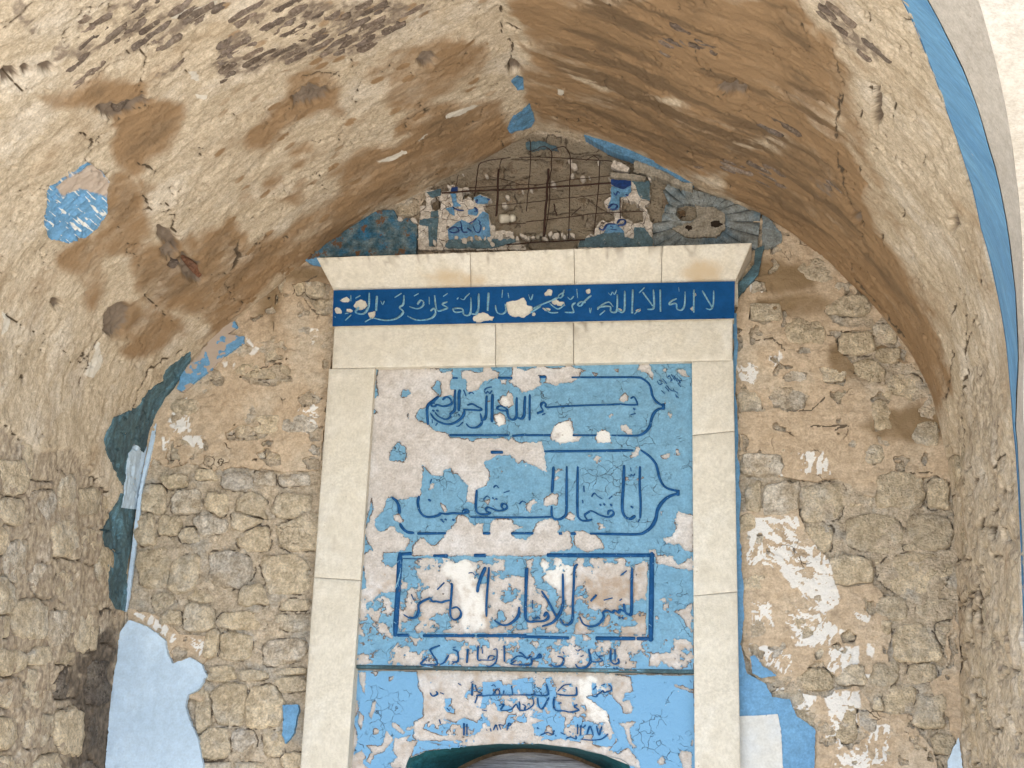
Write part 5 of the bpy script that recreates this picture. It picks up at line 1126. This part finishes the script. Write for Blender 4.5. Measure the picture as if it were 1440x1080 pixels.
# ============================================================ LUNETTE ABOVE THE CORNICE
lun = thing('lunette', 'broken tiled lunette under the vault ridge with white and blue tile remains and grey fan', 'lunette', (0, 0, 0))
def tp(name, s, z, mat, h=.02, thick=.02, jag=1.2, minus=(), hf=None, step=.003, lift=0., attrs=None):
    return flat_patch(name, Z3(s, *z), mat, lun, wallP, h, thick, step, jag, attrs, lift, .0015, hf, minus, .01, .3)
tp('tile_bed', '205,1090 200,820 225,760 225,640 280,640 275,500 340,480 440,500 520,500 500,430 560,440 640,470 715,450 710,490 650,500 655,590 720,545 760,600 770,560 830,530 900,550 950,580 880,620 870,690 920,730 930,830 980,840 985,900 1165,900 1170,970 1290,1060 1290,1090', ZK, m_white, .028, .035, 2, (Z3('330,600 380,540 430,600 430,660 390,700 340,680', *ZK),))
tp('tile_bed', '685,940 700,860 745,800 790,790 830,820 900,790 890,710 820,680 785,600 800,575 850,560 860,440 855,400 830,360 1060,380 1240,390 1255,500 1250,610 1200,640 1240,740 1275,820 1280,1070 530,1080 530,990 590,980 650,920', ZL, m_white, .028, .035, 2, (Z3('975,575 1100,600 1130,640 1190,700 1180,800 1100,820 1010,780 960,740 965,620', *ZL),))
HT = .033
for s in ('500,880 640,780 740,830 850,700 910,720 930,900 935,980 510,985', '760,560 830,535 930,575 900,620 790,620', '480,670 560,650 570,740 520,720', '530,520 590,520 590,600 640,650 560,650', '700,690 790,660 810,710 790,740 710,730'):
    tp('glazed_tile', s, ZK, m_tblue, HT, .006, 1)
for s in ('540,460 600,450 600,500 560,520 530,500',): tp('glazed_tile', s, ZK, m_tnavy, HT + .001, .006, .8)
for s in ('300,770 405,760 385,1050 310,1050', '215,790 300,770 300,850 215,830', '470,1050 510,987 1200,975 1190,1010 950,1070 500,1075', '290,510 430,470 430,530 340,560', '330,700 400,690 405,755 330,755'):
    tp('glazed_tile', s, ZK, m_tslate, HT + .0005, .006, 1)
for s in ('860,440 960,470 1060,420 1060,500 1000,550 950,560 940,680 870,690 830,640 860,560', '785,920 830,820 920,830 990,900 980,925', '370,860 400,780 440,790 470,860 450,920 410,920'):
    tp('glazed_tile', s, ZL, m_tblue, HT if s[0] != '3' else -.004, .006, 1)
tp('glazed_tile', '860,375 1060,385 1060,440 980,480 860,430', ZL, m_tnavy, HT + .001, .006, 1)
for s in ('1070,390 1250,390 1250,590 1150,560 1100,430', '530,1060 540,990 780,922 990,912 1000,960 1090,980 1090,860 1190,860 1280,980 1280,1060'):
    tp('glazed_tile', s, ZL, m_tslate, HT + .0005, .006, 1.2)
TL_ = SK('''510,890 560,860 600,870 610,900 560,915 520,905;20|610,860 640,860 630,800;16|640,850 650,905 700,910;18|700,870 740,900;22|760,850 780,900 820,910 838,850 820,830;16|812,790 830,810 820,822;12|720,820 760,800 790,770;14|550,655 600,685 662,690;20|770,702 800,702;10|775,660 802,690;28|840,545 852,560;12|905,575 926,580;20|790,610 800,580;20''', ZK) + SK('''830,665 870,630 920,640 900,677 850,677;20|740,870 780,887 822,830 900,830;20|920,820 950,785 1002,790 990,832 930,842;22|885,510 905,537 925,500 946,517;14|1008,530 1032,541;24|850,850 880,862;14|850,880 916,888;8''', ZL)
ribbon(TL_, 'tile_lettering', -.0375, m_tnavy, lun, .003, wf=.8)
# loose white pieces
R3 = random.Random(5)
for (z, pts) in ((ZK, '20,780,34,30 160,790,50,40 895,340,24,22 1260,500,20,18 1110,555,40,30 1075,640,38,40 655,325,12,10 870,880,20,30 960,1040,40,30'), (ZL, '440,190,34,30 480,240,56,34 470,340,26,36 580,360,44,44 270,415,50,34 735,200,28,26 640,355,16,12 50,480,30,20 200,985,46,30 1250,370,36,24 930,740,26,46 20,980,22,30')):
    for t in pts.split():
        a, b, c, d = map(float, t.split(',')); pb = Z3(f'{a},{b}', *z)[0]
        q = np.array(blob(pb[0], pb[1], .8 * c / z[2], .8 * d / z[2], 5, R3.randint(1, 999), R3.random(), .3)); uv = pix_wall(q[:, 0], q[:, 1], -.03)
        stone(wallP, uv, .012, .034, m_white, lun, R3.randint(1, 999), 12, 'tile_fragment')
for i in range(34):   # row of broken bits on the cornice
    X = 645 + i * 5.6 + R3.uniform(-2, 2); Y = 352 - (X - 445) * .034 - R3.uniform(2, 7)
    if X > 812: X = R3.uniform(590, 640); Y = 352 - R3.uniform(2, 6)
    uv = pix_wall(*np.array(blob(X, Y, R3.uniform(2.5, 5.5), R3.uniform(2, 4.5), 5, i, R3.random() * 3, .35)).T)
    stone(wallP, uv, .012, R3.uniform(.028, .045), m_white if R3.random() < .75 else m_fplast, lun, i + 60, 10, 'tile_fragment')
# mottled panel at left, fan at right
tp('mottled_panel', '-60,900 0,800 110,600 300,520 520,440 640,400 820,400 870,520 960,470 1060,560 1040,850 60,870', ZM, m_mott, .024, .03, 1.5)
def fan_h(px, py, U, V):
    X = (px - 900) * 7.2 - 620; Y = (py - 200) * 7.2 - 790; a = np.arctan2(Y, X); r = np.hypot(X, Y)
    return .022 * (np.abs(np.sin(a * 13)) ** .5 - 1) * sst(230, 420, r) + .0 * r
tp('fan_ornament', '130,560 230,480 300,400 540,480 900,585 1222,708 1190,1075 130,1060 130,830 260,640', ZN, m_fan, .022, .03, 1, (Z3('110,400 230,480 290,600 260,640 210,800 110,820', *ZN), Z3('380,640 470,620 570,640 580,760 520,800 420,800 360,740', *ZN)), fan_h, attrs={'crack_shade': lambda px, py, U, V, D: (1 - sst(.0, .22, np.abs(np.sin(np.arctan2((py - 200) * 7.2 - 790, (px - 900) * 7.2 - 620) * 13))))})  # dark colour in the grooves stands in for shade between ribs
tp('fan_plaster_core', '560,630 640,660 730,650 860,720 860,880 770,960 480,960 320,870 440,830 540,800 580,760', ZN, m_fplast, .034, .012, 2, (blob(900 + 770 / 7.2, 200 + 825 / 7.2, 8, 5, seed=2), blob(900 + 490 / 7.2, 200 + 870 / 7.2, 5, 4, seed=3)))
tp('hollow_shade_patch', '700,780 840,780 840,870 700,870', ZN, m_hole, .0335, .002, .5)  # flat dark patches painted as the shade inside two holes
tp('hollow_shade_patch', '440,840 530,840 530,910 440,910', ZN, m_hole, .0335, .002, .5)
tp('terracotta_patch', '385,700 430,675 465,700 455,745 405,755', ZN, m_brown, .012, .01, 2)
tp('blue_moulding', '-600,-150 -200,-20 0,95 200,150 400,230 555,385 540,410 430,395 250,290 0,190 -300,90 -560,-60', ZN, m_tblue, .06, .05, 1)
tp('broken_moulding_edge', '-60,160 0,190 250,285 540,415 525,480 430,455 300,405 150,350 0,310 -60,300', ZN, m_fplast, .052, .04, 2)
tp('broken_moulding_edge', '850,240 890,180 960,205 1050,260 1020,298 930,280', ZL, m_white, .05, .03, 1)
tp('moulding_board', '855,305 1100,325 1215,352 1205,388 840,352', ZL, m_fplast, .05, .03, 1)
tp('blue_moulding', '0,0 130,-20 300,40 330,90 200,60 60,90 0,60', ZL, m_tslate, .01, .01, 2)
tp('return_panel', '1240,725 1300,760 1440,930 1440,1010 1300,1080 1235,1075', ZN, m_fan, .015, .03, 1.5)
tp('return_panel', '1075,345 1062,350 1060,372 1036,402 1034,420 1042,414 1066,386', Z1, m_slate, .02, .03, 1)
tp('blue_corner_piece', '420,362 445,345 455,352 447,364 455,375 440,372', Z1, m_wblue, .02, .02, 1)

# reinforcing wires
net = thing('wire_mesh', 'rusty iron wire mesh hanging in front of the broken lunette above the cornice', 'wire mesh', (0, 0, 0))
def tube(P3, r, name, mat, parent, n=6):
    P = catmull(P3, 5) if len(P3) > 2 else np.array(P3, float)[0] + (np.array(P3, float)[1] - np.array(P3, float)[0]) * np.linspace(0, 1, 6)[:, None]
    d = np.gradient(P, axis=0); d /= np.linalg.norm(d, axis=1)[:, None] + 1e-12
    up = np.array([0, 1., 0]); s = np.cross(d, up); s /= np.linalg.norm(s, axis=1)[:, None]; t = np.cross(s, d)
    P = P + (np.stack([vn(np.arange(len(P)) * .7, np.full(len(P), P[0, 0] * 9), 5 + i) for i in range(3)], 1) - .5) * .004
    V = []
    for i in range(n):
        a = 2 * math.pi * i / n; V.append(P + s * math.cos(a) * r + t * math.sin(a) * r)
    V = np.stack(V, 1).reshape(-1, 3); k = len(P); i0 = np.arange(k - 1)[:, None] * n; j = np.arange(n)[None]; j1 = (j + 1) % n
    F_ = np.stack([i0 + j, i0 + j1, i0 + n + j1, i0 + n + j], -1).reshape(-1, 4)
    return build(name, V, F_, mat, parent, True, None, V.mean(0))
WIRES = [(ZK, '440,515 800,492 1296,470 2156,415', 3.2, .048), (ZK, '720,460 1296,432 1420,432', 1.6, .055), (ZL, '80,440 450,380 850,340', 1.5, .05), (ZL, '-70,152 100,150 250,155 500,170 870,190', 1.7, .045), (ZK, '840,205 950,180 1140,152', 1.7, .045), (ZL, '0,612 300,575 860,515', 1.4, .042), (ZL, '0,805 360,765 720,720 1190,705', 1.6, .046), (ZK, '860,650 1050,635 1290,612', 1.3, .045), (ZL, '-200,1035 0,1022 600,985', 2.4, .055), (ZK, '1100,825 1290,820', 1.4, .05),
 (ZK, '607,330 585,450', 1.3, .05), (ZK, '842,205 815,240 795,360 775,540', 1.9, .05), (ZK, '1060,165 1035,200 1030,280', 1.6, .05), (ZK, '1018,270 1005,560 995,745', 3.6, .06), (ZL, '40,-20 42,200 20,480 0,700', 1.5, .04), (ZL, '250,80 258,200 240,400 232,600 192,940', 1.8, .052), (ZL, '222,265 215,450 192,750 176,955', 3.8, .06), (ZL, '446,170 442,450 430,980', 1.7, .05), (ZL, '745,190 735,400 710,700 685,925', 1.7, .052),
 (ZL, '30,95 90,75 150,48 200,52 250,85', 1.6, .05), (ZL, '262,78 330,50 395,52 432,110 448,180', 1.7, .05), (ZL, '605,188 640,160 685,138 745,185', 1.5, .05), (ZL, '950,560 952,770', 1.8, .05), (ZL, '275,620 295,690 312,745', 2.2, .045), (ZL, '455,740 560,650', 1.8, .03), (ZK, '930,345 1120,390 1240,430', 1.2, .04), (ZL, '560,540 680,620 820,710', .9, .02)]
for z, s, r, h in WIRES:
    q = np.array(Z3(s, *z)); x, zz = on_plane(q[:, 0], q[:, 1], -h)
    tube(np.stack([x, np.full(len(x), -h), zz], 1), r * .001 * 1.25, 'wire', m_iron, net)
# small insulator fitting in the hole
fit = thing('pipe_fitting', 'small pale ribbed pipe fitting lying in the dark hole of the lunette', 'fitting', (0, 0, 0))
ca = np.array(Z3('1030,775 1170,740', *ZK)); x, zz = on_plane(ca[:, 0], ca[:, 1], -.05)
A = np.array([x[0], -.05, zz[0]]); B = np.array([x[1], -.02, zz[1]]); ax_ = (B - A); L_ = np.linalg.norm(ax_); ax_ /= L_
sv = np.cross(ax_, [0, 1, 0]); sv /= np.linalg.norm(sv); tv_ = np.cross(sv, ax_)
pf = [(0, 0), (0, .017), (.1, .019), (.55, .019), (.6, .012), (.68, .012), (.7, .016), (.9, .016), (.95, .013), (1.0, .013), (1.0, .0)]
V = np.concatenate([[A + ax_ * t * L_ + (sv * math.cos(a) + tv_ * math.sin(a)) * r for a in np.linspace(0, 2 * math.pi, 16, endpoint=False)] for t, r in pf]); n = 16
i0 = np.arange(len(pf) - 1)[:, None] * n; j = np.arange(n)[None]
build('fitting_body', V, np.stack([i0 + j, i0 + (j + 1) % n, i0 + n + (j + 1) % n, i0 + n + j], -1).reshape(-1, 4), m_frame, fit, False)

# curled loose paint flakes along the paint edges: far too many and too small to count
RF = np.random.RandomState(4)
fx = RF.uniform(498, 974, 60000); fy = RF.uniform(512, 1075, 60000)
up = fy < 938
xx, yy = warp(fx, fy, 2.1, .35, 61)
mm = np.where(up, np.minimum(ops(xx, yy, M1, 14.), paint_mask_up(fx, fy)), ops(xx, yy, M2, 14.))
sel = np.where((np.abs(mm - .6) < .6) | ((RF.rand(60000) < .0012) & (mm > 3)))[0][:1500]
Vs, Fs = [], []
for i in sel:
    Y0 = (YP if fy[i] < 938 else YP + .028) - .0038; x, z = on_plane(fx[i], fy[i], Y0); a = RF.rand() * 6.283; L = RF.uniform(.003, .0085); W = RF.uniform(.0025, .006); cu = RF.uniform(.0012, .0045)
    ca_, sa_ = math.cos(a), math.sin(a); b = len(Vs)
    for k in range(4):
        t = k / 3
        for w2 in (-.5, .5):
            lx_ = (t - .5) * L; wx_ = w2 * W * (1 - .35 * t) * RF.uniform(.8, 1.2); Vs.append((x + lx_ * ca_ - wx_ * sa_, Y0 - cu * t * t, z + lx_ * sa_ + wx_ * ca_))
    for k in range(3): Fs.append((b + 2 * k, b + 2 * k + 1, b + 2 * k + 3, b + 2 * k + 2))
fl = build('paint_flakes', np.array(Vs), np.array(Fs), m_blue, pan, True, {'suv': np.array(Vs)[:, [0, 2, 1]] * 1., 'edge': RF.rand(len(Vs)) * .7}); fl['kind'] = 'stuff'
